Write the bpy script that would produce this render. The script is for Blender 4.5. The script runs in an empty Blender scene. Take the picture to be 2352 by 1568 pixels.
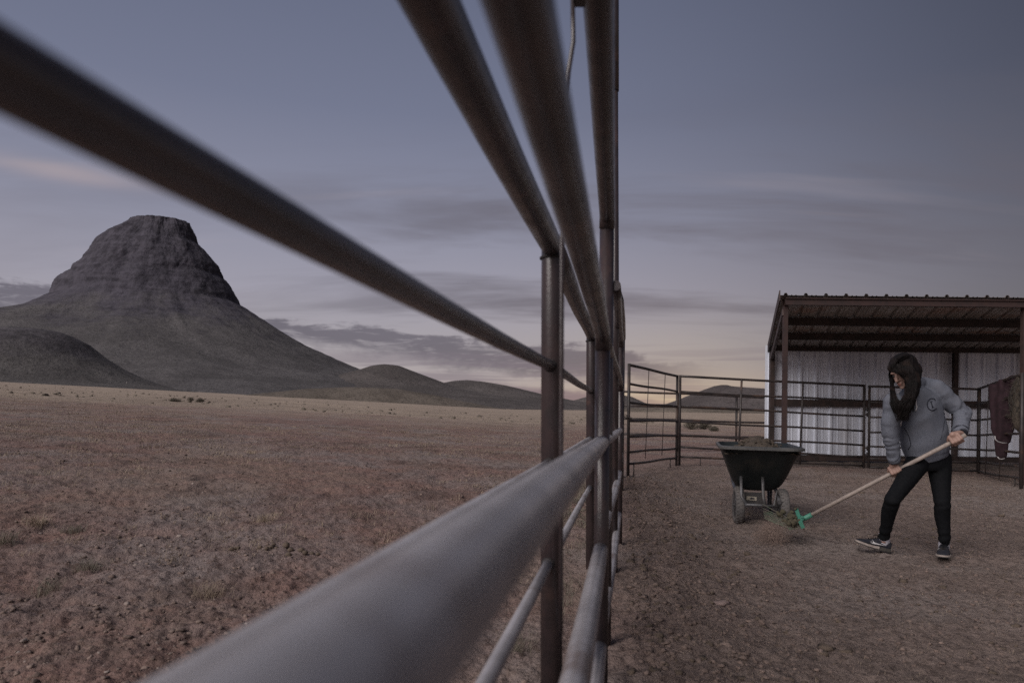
import bpy, math, random
import numpy as np
from mathutils import Vector, Matrix
from mathutils.bvhtree import BVHTree

random.seed(7)
rng = np.random.default_rng(7)
scene = bpy.context.scene
COL = scene.collection
EYE = 1.10

# ------------------------------------------------------------------ camera
F_PX, PX0, PY0, ROLL = 1568.0, 1176.0, 953.0, 0.0105   # photo measured on a 2352 x 1568 grid
cam_data = bpy.data.cameras.new("camera")
cam_data.sensor_width = 36.0
cam_data.lens = 24.0
cam_data.shift_y = (PY0 - 784.0) / 2352.0
cam_data.clip_start = 0.02
cam_data.clip_end = 20000
cam_data.dof.use_dof = True
cam_data.dof.focus_distance = 9.0
cam_data.dof.aperture_fstop = 3.1
cam = bpy.data.objects.new("camera", cam_data)
COL.objects.link(cam)
cam.matrix_world = Matrix.Translation((0, 0, EYE)) @ Matrix.Rotation(math.radians(90), 4, 'X') @ Matrix.Rotation(ROLL, 4, 'Z')
scene.camera = cam

# ------------------------------------------------------------------ sky and light
SUN_AZ, SUN_EL = math.radians(-138), math.radians(35)
world = bpy.data.worlds.new("World")
scene.world = world
world.use_nodes = True
wn, wl = world.node_tree.nodes, world.node_tree.links
wn.clear()


class NG:
    """small helper to write node graphs"""
    def __init__(self, tree):
        self.t = tree

    def n(self, typ, **kw):
        nd = self.t.nodes.new(typ)
        for k, v in kw.items():
            setattr(nd, k, v)
        return nd

    def sock(self, v, inp):
        if isinstance(v, bpy.types.NodeSocket):
            self.t.links.new(v, inp)
        else:
            inp.default_value = v

    def m(self, op, a, b=0.0, c=0.0, clamp=False):
        nd = self.n("ShaderNodeMath", operation=op, use_clamp=clamp)
        self.sock(a, nd.inputs[0]); self.sock(b, nd.inputs[1]); self.sock(c, nd.inputs[2])
        return nd.outputs[0]

    def sm(self, v, lo, hi, to0=0.0, to1=1.0):
        nd = self.n("ShaderNodeMapRange", interpolation_type='SMOOTHSTEP')
        self.sock(v, nd.inputs[0]); self.sock(lo, nd.inputs[1]); self.sock(hi, nd.inputs[2])
        self.sock(to0, nd.inputs[3]); self.sock(to1, nd.inputs[4])
        return nd.outputs[0]

    def mix(self, f, a, b, mode='MIX'):
        nd = self.n("ShaderNodeMix", data_type='RGBA', blend_type=mode)
        self.sock(f, nd.inputs[0])
        for v, i in ((a, 6), (b, 7)):
            if isinstance(v, (tuple, list)):
                nd.inputs[i].default_value = (*v[:3], 1)
            else:
                self.sock(v, nd.inputs[i])
        return nd.outputs[2]

    def ramp(self, f, stops):
        nd = self.n("ShaderNodeValToRGB")
        el = nd.color_ramp.elements
        while len(el) > 1:
            el.remove(el[0])
        el[0].position, el[0].color = stops[0][0], (*stops[0][1], 1)
        for p, c in stops[1:]:
            e = el.new(p); e.color = (*c, 1)
        self.sock(f, nd.inputs[0])
        return nd.outputs[0]

    def noise(self, vec, scale, detail=4, rough=0.55, dist=0.0):
        nd = self.n("ShaderNodeTexNoise")
        if vec is not None:
            self.sock(vec, nd.inputs["Vector"])
        nd.inputs["Scale"].default_value = scale
        nd.inputs["Detail"].default_value = detail
        nd.inputs["Roughness"].default_value = rough
        nd.inputs["Distortion"].default_value = dist
        return nd.outputs[0]

    def xyz(self, x, y, z):
        nd = self.n("ShaderNodeCombineXYZ")
        self.sock(x, nd.inputs[0]); self.sock(y, nd.inputs[1]); self.sock(z, nd.inputs[2])
        return nd.outputs[0]

    def sep(self, v):
        nd = self.n("ShaderNodeSeparateXYZ")
        self.sock(v, nd.inputs[0])
        return nd.outputs


g_ = NG(world.node_tree)
tc = g_.n("ShaderNodeTexCoord")
dx, dy, dz = g_.sep(tc.outputs["Generated"])
zz = g_.m('MAXIMUM', dz, 0.0)
az = g_.m('ARCTAN2', dx, dy)                       # radians, 0 = straight ahead, + = to the right
sky_t = g_.n("ShaderNodeTexSky", sky_type='NISHITA', sun_disc=False)
sky_t.sun_elevation = math.radians(1.5)
sky_t.sun_rotation = math.radians(13)
sky_t.altitude = 1400
sky_t.dust_density = 3.0
sky_t.ozone_density = 2.0
# dusk dome: pale lilac near the land, slate blue above
dome = g_.ramp(zz, [(0.0, (.335, .285, .262)), (0.03, (.318, .276, .270)), (0.09, (.300, .275, .292)), (0.17, (.264, .254, .302)),
                    (0.27, (.200, .206, .270)), (0.40, (.134, .147, .212)), (0.55, (.098, .111, .168)), (1.0, (.088, .099, .146))])
toward = g_.m('COSINE', g_.m('SUBTRACT', az, math.radians(-22)))
glow = g_.sm(toward, 0.38, 1.02, 0.41, 1.12)
dome = g_.mix(1.0, dome, g_.xyz(glow, glow, glow), 'MULTIPLY')
# warm afterglow on the horizon, a little right of centre
da = g_.m('DIVIDE', g_.m('SUBTRACT', az, math.radians(13)), math.radians(9))
we = g_.m('DIVIDE', zz, 0.046)
warm = g_.m('EXPONENT', g_.m('MULTIPLY', g_.m('ADD', g_.m('MULTIPLY', da, da), g_.m('MULTIPLY', we, we)), -1.0))
dome = g_.mix(g_.m('MULTIPLY', warm, 0.85), dome, (.50, .41, .27))
we2 = g_.m('DIVIDE', g_.m('SUBTRACT', zz, 0.085), 0.05)
warm2 = g_.m('EXPONENT', g_.m('MULTIPLY', g_.m('ADD', g_.m('MULTIPLY', da, da), g_.m('MULTIPLY', we2, we2)), -1.0))
dome = g_.mix(g_.m('MULTIPLY', warm2, 0.22), dome, (.40, .35, .28))
# thin high streaks
den = g_.m('ADD', zz, 0.16)
pu, pv = g_.m('DIVIDE', dx, den), g_.m('DIVIDE', dy, den)
st = g_.noise(g_.xyz(g_.m('MULTIPLY', pu, 0.55), g_.m('MULTIPLY', pv, 1.7), 3.1), 1.25, 5, 0.55, 0.35)
win = g_.m('MULTIPLY', g_.sm(zz, 0.06, 0.14), g_.sm(zz, 0.44, 0.27))
stm = g_.m('MULTIPLY', g_.m('MULTIPLY', g_.sm(st, 0.44, 0.70), win), g_.sm(az, -0.55, 0.12, 0.25, 1.0))
dome = g_.mix(g_.m('MULTIPLY', stm, 0.80), dome, (.112, .102, .124))
hi = g_.noise(g_.xyz(g_.m('MULTIPLY', pu, 0.5), g_.m('MULTIPLY', pv, 3.0), 9.7), 1.6, 4, 0.5, 0.2)
him = g_.m('MULTIPLY', g_.sm(hi, 0.60, 0.80), g_.m('MULTIPLY', g_.sm(zz, 0.12, 0.2), g_.sm(zz, 0.5, 0.34)))
dome = g_.mix(g_.m('MULTIPLY', him, 0.12), dome, (.40, .33, .34))
# one small warm puff lit from below
pa = g_.m('DIVIDE', g_.m('SUBTRACT', az, -0.585), 0.085)
pe = g_.m('DIVIDE', g_.m('SUBTRACT', zz, g_.m('ADD', 0.281, g_.m('MULTIPLY', g_.m('SUBTRACT', hi, 0.5), 0.02))), 0.0105)
puff = g_.m('EXPONENT', g_.m('MULTIPLY', g_.m('ADD', g_.m('MULTIPLY', pa, pa), g_.m('MULTIPLY', pe, pe)), -1.0))
dome = g_.mix(g_.m('MULTIPLY', puff, 0.42), dome, (.43, .34, .33))
# low cloud bank: ragged dark upper part, flat mauve body beneath
edge = g_.noise(g_.xyz(g_.m('MULTIPLY', az, 6.0), g_.m('MULTIPLY', zz, 9.0), 1.3), 1.0, 7, 0.62, 0.2)
topz = g_.m('SUBTRACT', 0.158, g_.m('MULTIPLY', g_.m('ADD', az, 0.65), 0.078))   # upper edge sinks to the right
up = g_.m('SUBTRACT', g_.m('ADD', topz, g_.m('MULTIPLY', g_.m('SUBTRACT', edge, 0.5), 0.075)), zz)
fine = g_.noise(g_.xyz(g_.m('MULTIPLY', az, 15.0), g_.m('MULTIPLY', zz, 95.0), 5.0), 1.0, 6, 0.65, 0.3)
up_r = g_.m('ADD', up, g_.m('MULTIPLY', g_.m('SUBTRACT', fine, 0.5), 0.030))
bank = g_.m('MULTIPLY', g_.sm(up_r, 0.0, 0.010), g_.sm(up_r, 0.050, 0.026))
bank = g_.m('MULTIPLY', g_.m('MULTIPLY', bank, g_.sm(fine, 0.30, 0.50, 0.35, 1.0)), g_.sm(az, 0.32, 0.16))
low = g_.m('SUBTRACT', g_.m('ADD', g_.m('SUBTRACT', topz, 0.056), g_.m('MULTIPLY', g_.m('SUBTRACT', edge, 0.5), 0.045)), zz)
lowm = g_.m('MULTIPLY', g_.sm(low, 0.0, 0.012), g_.sm(az, 0.36, 0.10))
gap = g_.noise(g_.xyz(g_.m('MULTIPLY', az, 3.2), g_.m('MULTIPLY', zz, 75.0), 2.0), 1.0, 4, 0.5, 0.1)
lowm = g_.m('MULTIPLY', lowm, g_.sm(gap, 0.66, 0.52, 0.30, 1.0))
dome = g_.mix(g_.m('MULTIPLY', lowm, 0.85), dome, (.155, .124, .156))
dome = g_.mix(g_.m('MULTIPLY', bank, 0.80), dome, (.098, .089, .115))
# thin bars of cloud over the afterglow
bars = g_.noise(g_.xyz(g_.m('MULTIPLY', az, 4.0), g_.m('MULTIPLY', zz, 95.0), 7.7), 1.0, 4, 0.5, 0.2)
barm = g_.m('MULTIPLY', g_.sm(bars, 0.50, 0.64), g_.m('MULTIPLY', g_.sm(zz, 0.0, 0.02), g_.sm(zz, 0.12, 0.06)))
dome = g_.mix(g_.m('MULTIPLY', barm, 0.55), dome, (.165, .140, .172))
# physical sky mixed in thinly so the dome keeps a natural falloff all round
nis = g_.mix(1.0, sky_t.outputs[0], (.05, .05, .05), 'MULTIPLY')
dome = g_.mix(0.05, dome, nis)
bg = g_.n("ShaderNodeBackground")
g_.sock(dome, bg.inputs[0])
bg.inputs[1].default_value = 0.80
wo = g_.n("ShaderNodeOutputWorld")
wl.new(bg.outputs[0], wo.inputs[0])

sun_d = bpy.data.lights.new("sun", 'SUN')
sun_d.energy = 2.0
sun_d.angle = math.radians(55)
sun_d.color = (1.0, 0.93, 0.90)
sun = bpy.data.objects.new("sun", sun_d)
COL.objects.link(sun)
sun_dir = Vector((math.sin(SUN_AZ) * math.cos(SUN_EL), math.cos(SUN_AZ) * math.cos(SUN_EL), math.sin(SUN_EL)))
sun.rotation_euler = (-sun_dir).to_track_quat('-Z', 'Y').to_euler()

scene.cycles.use_denoising = False      # keep the fine grain of a dusk exposure
vs = scene.view_settings
vs.view_transform = 'Standard'
vs.look = 'None'
vs.exposure = 0.6
vs.gamma = 1.0

# ------------------------------------------------------------------ helpers
CR, SR = math.cos(ROLL), math.sin(ROLL)


def P(px, py, Y):
    """point at depth Y that the photo shows at (px, py)"""
    a, b = px - PX0, PY0 - py
    return Vector(((a * CR - b * SR) * Y / F_PX, Y, EYE + (a * SR + b * CR) * Y / F_PX))


def hash2(ix, iy, seed):
    h = (ix.astype(np.int64) * 374761393 + iy.astype(np.int64) * 668265263 + seed * 974711) & 0xFFFFFFFF
    h = ((h ^ (h >> 13)) * 1274126177) & 0xFFFFFFFF
    return ((h ^ (h >> 16)) & 0xFFFFFF) / float(0xFFFFFF)


def vnoise(x, y, seed=0):
    x = np.asarray(x, float); y = np.asarray(y, float)
    ix, iy = np.floor(x), np.floor(y)
    fx, fy = x - ix, y - iy
    fx = fx * fx * fx * (fx * (fx * 6 - 15) + 10); fy = fy * fy * fy * (fy * (fy * 6 - 15) + 10)
    a, b = hash2(ix, iy, seed), hash2(ix + 1, iy, seed)
    c, d = hash2(ix, iy + 1, seed), hash2(ix + 1, iy + 1, seed)
    return (a * (1 - fx) + b * fx) * (1 - fy) + (c * (1 - fx) + d * fx) * fy


def fbm(x, y, octs=4, seed=0, gain=0.5):
    s, a, t = 0.0, 1.0, 0.0
    for o in range(octs):
        s = s + a * (vnoise(x, y, seed + o * 17) - 0.5)
        t += a
        a *= gain
        x = np.asarray(x) * 2.03 + 11.3; y = np.asarray(y) * 2.03 - 4.7
    return s / t


def ground_base(X, Y):
    X = np.asarray(X, float); Y = np.asarray(Y, float)
    t = np.clip(Y - 4.0, 0, None)
    S = np.where(t < 9, 0.050 * t - 0.0021 * t * t, 0.050 * 9 - 0.0021 * 81 + 0.0095 * (t - 9))
    fx = np.where(X < 0, -0.0445 * X, -0.026 * 9 * (1 - np.exp(-np.clip(X, 0, None) / 9)))
    # the side slope only builds up with distance, so the ground round the camera is level
    return S + fx * np.clip(Y / 6.0, 0, 1)


def fence_x(Y):
    return -0.0825 + 0.165 * Y


def ground_detail(X, Y):
    r = np.hypot(X, Y)
    fine = np.clip(1.3 - r / 40.0, 0, 1)
    und = 0.05 * fbm(X * 0.35, Y * 0.35, 3, 3) * np.clip(r / 3, 0, 1)
    cl = fbm(X * 2.6, Y * 2.6, 3, 21) + .5 * np.clip(vnoise(X * 1.7 + 3, Y * 1.7, 23) - .6, 0, 1)
    hoof = np.clip(vnoise(X * 4.2, Y * 4.2, 40) - 0.62, 0, 1) * -0.075
    rough = 0.045 * np.abs(fbm(X * 9, Y * 9, 3, 33)) + 0.030 * fbm(X * 24, Y * 24, 3, 55, .65)
    side = 1 / (1 + np.exp(-(X - fence_x(Y)) * 3))          # 1 in the corral
    row = np.exp(-((X - fence_x(Y) - 0.35) / 0.35) ** 2) * (Y < 10)   # kicked-up soil along the fence
    d = und + fine * (cl * (0.055 - 0.028 * side) + hoof * (1 - 0.4 * side) + rough * (1.25 - 0.25 * side) + row * (0.05 + 0.05 * fbm(X * 5, Y * 5, 2, 61)))
    return d + 0.5 * fbm(X * 0.02, Y * 0.02, 3, 71) * np.clip((r - 30) / 200, 0, 1)


def ground_z(X, Y):
    return float(ground_base(X, Y) + ground_detail(np.float64(X), np.float64(Y)))


def new_mesh_obj(name, me, material, parent=None):
    ob = bpy.data.objects.new(name, me)
    COL.objects.link(ob)
    if material is not None:
        me.materials.clear()
        me.materials.append(material)
    if parent is not None:
        ob.parent = parent
    return ob


class MB:
    """collects faces, builds one mesh object"""
    def __init__(self):
        self.v, self.f, self.s = [], [], []

    def face(self, idx, smooth=False):
        self.f.append(tuple(idx)); self.s.append(smooth)

    def add(self, verts, faces, smooth=False):
        o = len(self.v)
        self.v.extend([tuple(p) for p in verts])
        for f in faces:
            self.face([i + o for i in f], smooth)

    def tube(self, pts, r, n=12, cap=True, flat=1.0, ref=None):
        pts = [Vector(p) for p in pts]
        rs = list(r) if isinstance(r, (list, tuple)) else [r] * len(pts)
        o = len(self.v)
        ux = None
        for i, p in enumerate(pts):
            if i == 0: t = pts[1] - pts[0]
            elif i == len(pts) - 1: t = pts[-1] - pts[-2]
            else: t = (pts[i + 1] - p).normalized() + (p - pts[i - 1]).normalized()
            t = t.normalized()
            if ux is None:
                h = Vector(ref) if ref is not None else (Vector((0, 0, 1)) if abs(t.z) < 0.9 else Vector((1, 0, 0)))
                ux = (h - t * h.dot(t)).normalized()
            else:
                ux = (ux - t * ux.dot(t)).normalized()
            uy = t.cross(ux)
            for k in range(n):
                a = 2 * math.pi * k / n
                self.v.append(tuple(p + ux * (rs[i] * math.cos(a)) + uy * (rs[i] * flat * math.sin(a))))
        for i in range(len(pts) - 1):
            for k in range(n):
                k2 = (k + 1) % n
                self.face((o + i * n + k, o + i * n + k2, o + (i + 1) * n + k2, o + (i + 1) * n + k), True)
        if cap:
            self.face([o + k for k in range(n)][::-1])
            e = o + (len(pts) - 1) * n
            self.face([e + k for k in range(n)])

    def box(self, c, sx, sy, sz, ax=None, ay=None, az=None):
        c = Vector(c)
        ax = Vector(ax or (1, 0, 0)); ay = Vector(ay or (0, 1, 0)); az = Vector(az or (0, 0, 1))
        vs_ = [c + ax * (i * sx / 2) + ay * (j * sy / 2) + az * (k * sz / 2) for i in (-1, 1) for j in (-1, 1) for k in (-1, 1)]
        self.add(vs_, [(0, 1, 3, 2), (4, 6, 7, 5), (0, 4, 5, 1), (2, 3, 7, 6), (0, 2, 6, 4), (1, 5, 7, 3)])

    def bar(self, p0, p1, w, h, up=(0, 0, 1)):
        p0, p1 = Vector(p0), Vector(p1)
        t = (p1 - p0); L = t.length; t.normalize()
        u = Vector(up); u = (u - t * u.dot(t)).normalized()
        s = t.cross(u)
        self.box((p0 + p1) / 2, L, w, h, t, s, u)

    def lathe(self, prof, c, axis, n=20, smooth=True):
        """prof: (along, radius)"""
        c = Vector(c); t = Vector(axis).normalized()
        h = Vector((0, 0, 1)) if abs(t.z) < 0.9 else Vector((1, 0, 0))
        ux = (h - t * h.dot(t)).normalized(); uy = t.cross(ux)
        o = len(self.v)
        for a_, r_ in prof:
            for k in range(n):
                a = 2 * math.pi * k / n
                self.v.append(tuple(c + t * a_ + ux * (r_ * math.cos(a)) + uy * (r_ * math.sin(a))))
        for i in range(len(prof) - 1):
            for k in range(n):
                k2 = (k + 1) % n
                self.face((o + i * n + k, o + i * n + k2, o + (i + 1) * n + k2, o + (i + 1) * n + k), smooth)
        self.face([o + k for k in range(n)][::-1]); e = o + (len(prof) - 1) * n
        self.face([e + k for k in range(n)])

    def ellipsoid(self, c, rx, ry, rz, ax=None, ay=None, az=None, nu=14, nv=9, jitter=0.0):
        c = Vector(c); ax = Vector(ax or (1, 0, 0)); ay = Vector(ay or (0, 1, 0)); az = Vector(az or (0, 0, 1))
        o = len(self.v)
        self.v.append(tuple(c - az * rz))
        for j in range(1, nv):
            ph = -math.pi / 2 + math.pi * j / nv
            for i in range(nu):
                th = 2 * math.pi * i / nu
                q = 1 + (random.uniform(-jitter, jitter) if jitter else 0)
                self.v.append(tuple(c + (ax * (rx * math.cos(ph) * math.cos(th)) + ay * (ry * math.cos(ph) * math.sin(th)) + az * (rz * math.sin(ph))) * q))
        self.v.append(tuple(c + az * rz))
        top = o + 1 + (nv - 1) * nu
        for i in range(nu):
            i2 = (i + 1) % nu
            self.face((o, o + 1 + i2, o + 1 + i), True)
            self.face((top, top - nu + i, top - nu + i2), True)
        for j in range(nv - 2):
            for i in range(nu):
                i2 = (i + 1) % nu
                a = o + 1 + j * nu
                self.face((a + i, a + i2, a + nu + i2, a + nu + i), True)

    def capsule(self, p0, r0, p1, r1, n=14):
        """tapered limb with round ends"""
        p0, p1 = Vector(p0), Vector(p1)
        t = p1 - p0; L = t.length
        prof = [(-r0 * math.cos(a), r0 * math.sin(a)) for a in (0.15, 0.5, 0.9, 1.3)] + [(0, r0), (L, r1)] + \
               [(L + r1 * math.cos(a), r1 * math.sin(a)) for a in (1.3, 0.9, 0.5, 0.15)]
        self.lathe(prof, p0, t if L > 1e-6 else (0, 0, 1), n)

    def mesh(self, name, origin=(0, 0, 0)):
        me = bpy.data.meshes.new(name)
        ox, oy, oz = origin
        me.from_pydata([(x - ox, y - oy, z - oz) for x, y, z in self.v], [], self.f)
        me.polygons.foreach_set("use_smooth", self.s)
        me.update()
        return me

    def build(self, name, material, parent=None):
        o = parent_origin(parent)
        return new_mesh_obj(name, self.mesh(name, o), material, parent)


def parent_origin(p):
    o = Vector((0, 0, 0))
    while p is not None:
        o += p.location
        p = p.parent
    return o


def tag(o, label=None, cat=None, group=None, kind=None):
    if label: o["label"] = label
    if cat: o["category"] = cat
    if group: o["group"] = group
    if kind: o["kind"] = kind
    return o


def thing(name, loc, label, cat, group=None):
    o = bpy.data.objects.new(name, None)
    o.empty_display_size = 0.1
    COL.objects.link(o)
    o.location = loc
    return tag(o, label, cat, group)


def lerp(a, b, t):
    return a + (b - a) * t


# ------------------------------------------------------------------ materials
def material(name, c1, c2=None, scale=8.0, rough=0.7, metal=0.0, bump=0.0, bscale=None, detail=5, spec=0.4, c3=None, s3=1.0, coord='Object', lo=0.35, hi=0.65, stretch=None, bdist=0.01):
    m = bpy.data.materials.new(name)
    m.use_nodes = True
    t = m.node_tree
    b = t.nodes["Principled BSDF"]
    q = NG(t)
    tcn = q.n("ShaderNodeTexCoord")
    vec = tcn.outputs[coord]
    if coord == 'World':
        vec = None
    if stretch:
        mp = q.n("ShaderNodeMapping")
        mp.inputs["Scale"].default_value = stretch
        t.links.new(vec, mp.inputs[0])
        vec = mp.outputs[0]
    c2 = c2 or tuple(x * 0.75 for x in c1)
    nz = q.noise(vec, scale, detail, 0.6)
    col = q.mix(q.sm(nz, lo, hi), c1, c2)
    if c3:
        n3 = q.noise(vec, s3, 4, 0.6)
        col = q.mix(q.sm(n3, 0.52, 0.68), col, c3)
    q.sock(col, b.inputs["Base Color"])
    rv = q.sm(nz, 0.2, 0.8, rough - 0.07, rough + 0.07)
    q.sock(rv, b.inputs["Roughness"])
    b.inputs["Metallic"].default_value = metal
    b.inputs["Specular IOR Level"].default_value = spec
    if bump:
        bn = q.n("ShaderNodeBump")
        bn.inputs["Strength"].default_value = bump
        bn.inputs["Distance"].default_value = bdist
        q.sock(q.noise(vec, bscale or scale * 4, 5, 0.65), bn.inputs["Height"])
        t.links.new(bn.outputs[0], b.inputs["Normal"])
    return m


M = {}
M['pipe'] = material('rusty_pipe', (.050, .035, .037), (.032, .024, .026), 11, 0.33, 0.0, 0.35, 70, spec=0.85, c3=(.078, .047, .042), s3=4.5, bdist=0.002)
M['pipe_pale'] = material('pale_pipe', (.43, .410, .424), (.32, .302, .310), 7, 0.35, 0.15, 0.25, 60, spec=0.5, c3=(.24, .20, .19), s3=5, bdist=0.003)  # paler, greyer pipe for the lower rails
M['pipe_far'] = material('weathered_pipe', (.050, .040, .038), (.028, .024, .024), 7, 0.5, 0.0, 0.2, 60, c3=(.085, .055, .042), s3=2.5, bdist=0.002)
M['weld'] = material('weld', (.03, .025, .025), None, 40, 0.6, bump=0.4)
M['galv'] = material('galvanised_wall', (.80, .83, .91), (.68, .71, .79), 3.0, 0.38, 0.22, 0.05, 30, c3=(.52, .52, .55), s3=1.3, stretch=(1, 1, .25))
M['roof'] = material('roof_sheet', (.31, .29, .275), (.24, .22, .21), 2.5, 0.6, 0.1, 0.1, 20, c3=(.30, .22, .19), s3=1.2)
M['red_iron'] = material('red_iron', (.056, .033, .030), (.038, .025, .024), 6, 0.6, 0.0, 0.2, 40, c3=(.05, .03, .028), s3=2.2)
M['purlin'] = material('purlin_iron', (.052, .034, .030), (.032, .024, .022), 6, 0.65, 0.0, 0.2, 40)
M['chain'] = material('chain_steel', (.22, .20, .18), (.12, .10, .09), 30, 0.5, 0.8)
M['tray'] = material('green_black_poly', (.012, .0165, .0175), (.019, .023, .024), 6, 0.5, 0, 0.08, 60, c3=(.040, .038, .034), s3=3.2)
M['tray_rim'] = material('dusty_poly_rim', (.10, .098, .095), (.065, .065, .065), 9, 0.55)
M['tyre'] = material('dusty_rubber', (.098, .093, .092), (.130, .118, .112), 12, 0.85, 0, 0.3, 60)
M['rim'] = material('wheel_rim', (.11, .11, .115), (.06, .06, .06), 10, 0.5, 0.4)
M['frame'] = material('grey_frame_paint', (.115, .115, .122), (.075, .072, .072), 12, 0.45, 0.3)
M['plate'] = material('dark_plate', (.04, .038, .04), (.055, .05, .048), 12, 0.55)
M['sticker'] = material('pale_sticker', (.42, .38, .31), (.30, .27, .22), 14, 0.6)
M['print'] = material('sticker_print', (.04, .04, .05), None, 14, 0.6)
M['wood'] = material('ash_handle', (.335, .28, .245), (.26, .215, .19), 30, 0.6, 0, 0.15, 80, stretch=(1, 1, 1))
M['green'] = material('green_plastic', (.080, .27, .195), (.066, .215, .155), 20, 0.4, 0, 0.05)
M['tine'] = material('dusty_green_tine', (.12, .16, .11), (.17, .145, .115), 20, 0.6)
M['dung'] = material('dung', (.095, .072, .056), (.140, .106, .082), 25, 0.95, 0, 0.9, 70, bdist=0.01)
M['dung_dark'] = material('stall_manure', (.072, .058, .046), (.110, .086, .066), 25, 0.95, 0, 0.9, 70, bdist=0.02)
M['dung_green'] = material('fresh_dung', (.060, .055, .036), (.10, .085, .055), 25, 0.95, 0, 0.9, 70, bdist=0.01)
M['clod'] = material('soil_clod', (.200, .148, .126), (.150, .110, .095), 9, 0.95, 0, 0.8, 60, c3=(.27, .20, .17), s3=5, bdist=0.01)
M['pale_stone'] = material('pale_stone', (.34, .28, .25), (.26, .21, .19), 9, 0.9, 0, 0.5, 50)
M['skin'] = material('skin', (.345, .220, .180), (.30, .185, .150), 15, 0.55, 0, 0.05)
M['lips'] = material('lips', (.30, .12, .10), None, 15, 0.5)
M['eye'] = material('eye', (.03, .025, .025), None, 15, 0.25)
M['hair'] = material('dark_hair', (.007, .006, .006), (.013, .010, .010), 20, 0.55, 0, 0.0, spec=0.12, c3=(.022, .015, .013), s3=9)
M['hoodie'] = material('heather_grey_fleece', (.160, .171, .204), (.095, .102, .126), 210, 0.95, 0, 0.5, 300, spec=0.15, c3=(.135, .142, .168), s3=9, bdist=0.002)
M['cuff'] = material('navy_cuff', (.030, .032, .042), (.02, .022, .03), 120, 0.9, 0, 0.4, 200)
M['emblem'] = material('navy_print', (.022, .024, .036), None, 40, 0.8)
M['cord'] = material('white_cord', (.60, .58, .58), (.5, .48, .48), 40, 0.8)
M['legging'] = material('black_legging', (.0055, .006, .0075), (.009, .0095, .011), 60, 0.8, 0, 0.2, 120, spec=0.1)
M['sock'] = material('white_sock', (.56, .55, .61), (.46, .45, .50), 90, 0.9, 0, 0.3)
M['shoe'] = material('charcoal_shoe', (.018, .020, .029), (.030, .030, .036), 60, 0.85, 0, 0.3, 120, spec=.15, c3=(.046, .041, .040), s3=10)
M['sole'] = material('dusty_white_sole', (.36, .31, .28), (.26, .22, .20), 40, 0.7)
M['sole_dark'] = material('dark_outsole', (.030, .028, .026), (.06, .054, .048), 40, 0.85)
M['swoosh'] = material('white_mark', (.62, .61, .62), None, 40, 0.6)
M['maroon'] = material('maroon_cloth', (.027, .011, .016), (.019, .009, .012), 14, 0.9, 0, 0.4, 60, bdist=0.004)
M['piping'] = material('white_piping', (.48, .46, .46), None, 40, 0.8)
M['hay'] = material('hay', (.085, .068, .052), (.055, .044, .035), 30, 0.9)
M['net'] = material('net_cord', (.05, .045, .04), None, 30, 0.9)
M['straw'] = material('dry_grass', (.34, .27, .195), (.24, .185, .14), 0.9, 0.9, lo=.3, hi=.7)
M['straw_grey'] = material('grey_green_grass', (.16, .145, .112), (.21, .178, .138), 1.3, 0.9)
M['shrub'] = material('dusty_shrub', (.088, .080, .062), (.120, .102, .080), 3, 0.9)
M['scrub'] = material('far_scrub', (.135, .112, .088), (.10, .085, .07), 3, 0.9)
M['twig'] = material('twig', (.09, .07, .058), None, 8, 0.9)
M['post_wood'] = material('pale_post', (.30, .27, .25), (.2, .18, .17), 8, 0.8)


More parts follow.
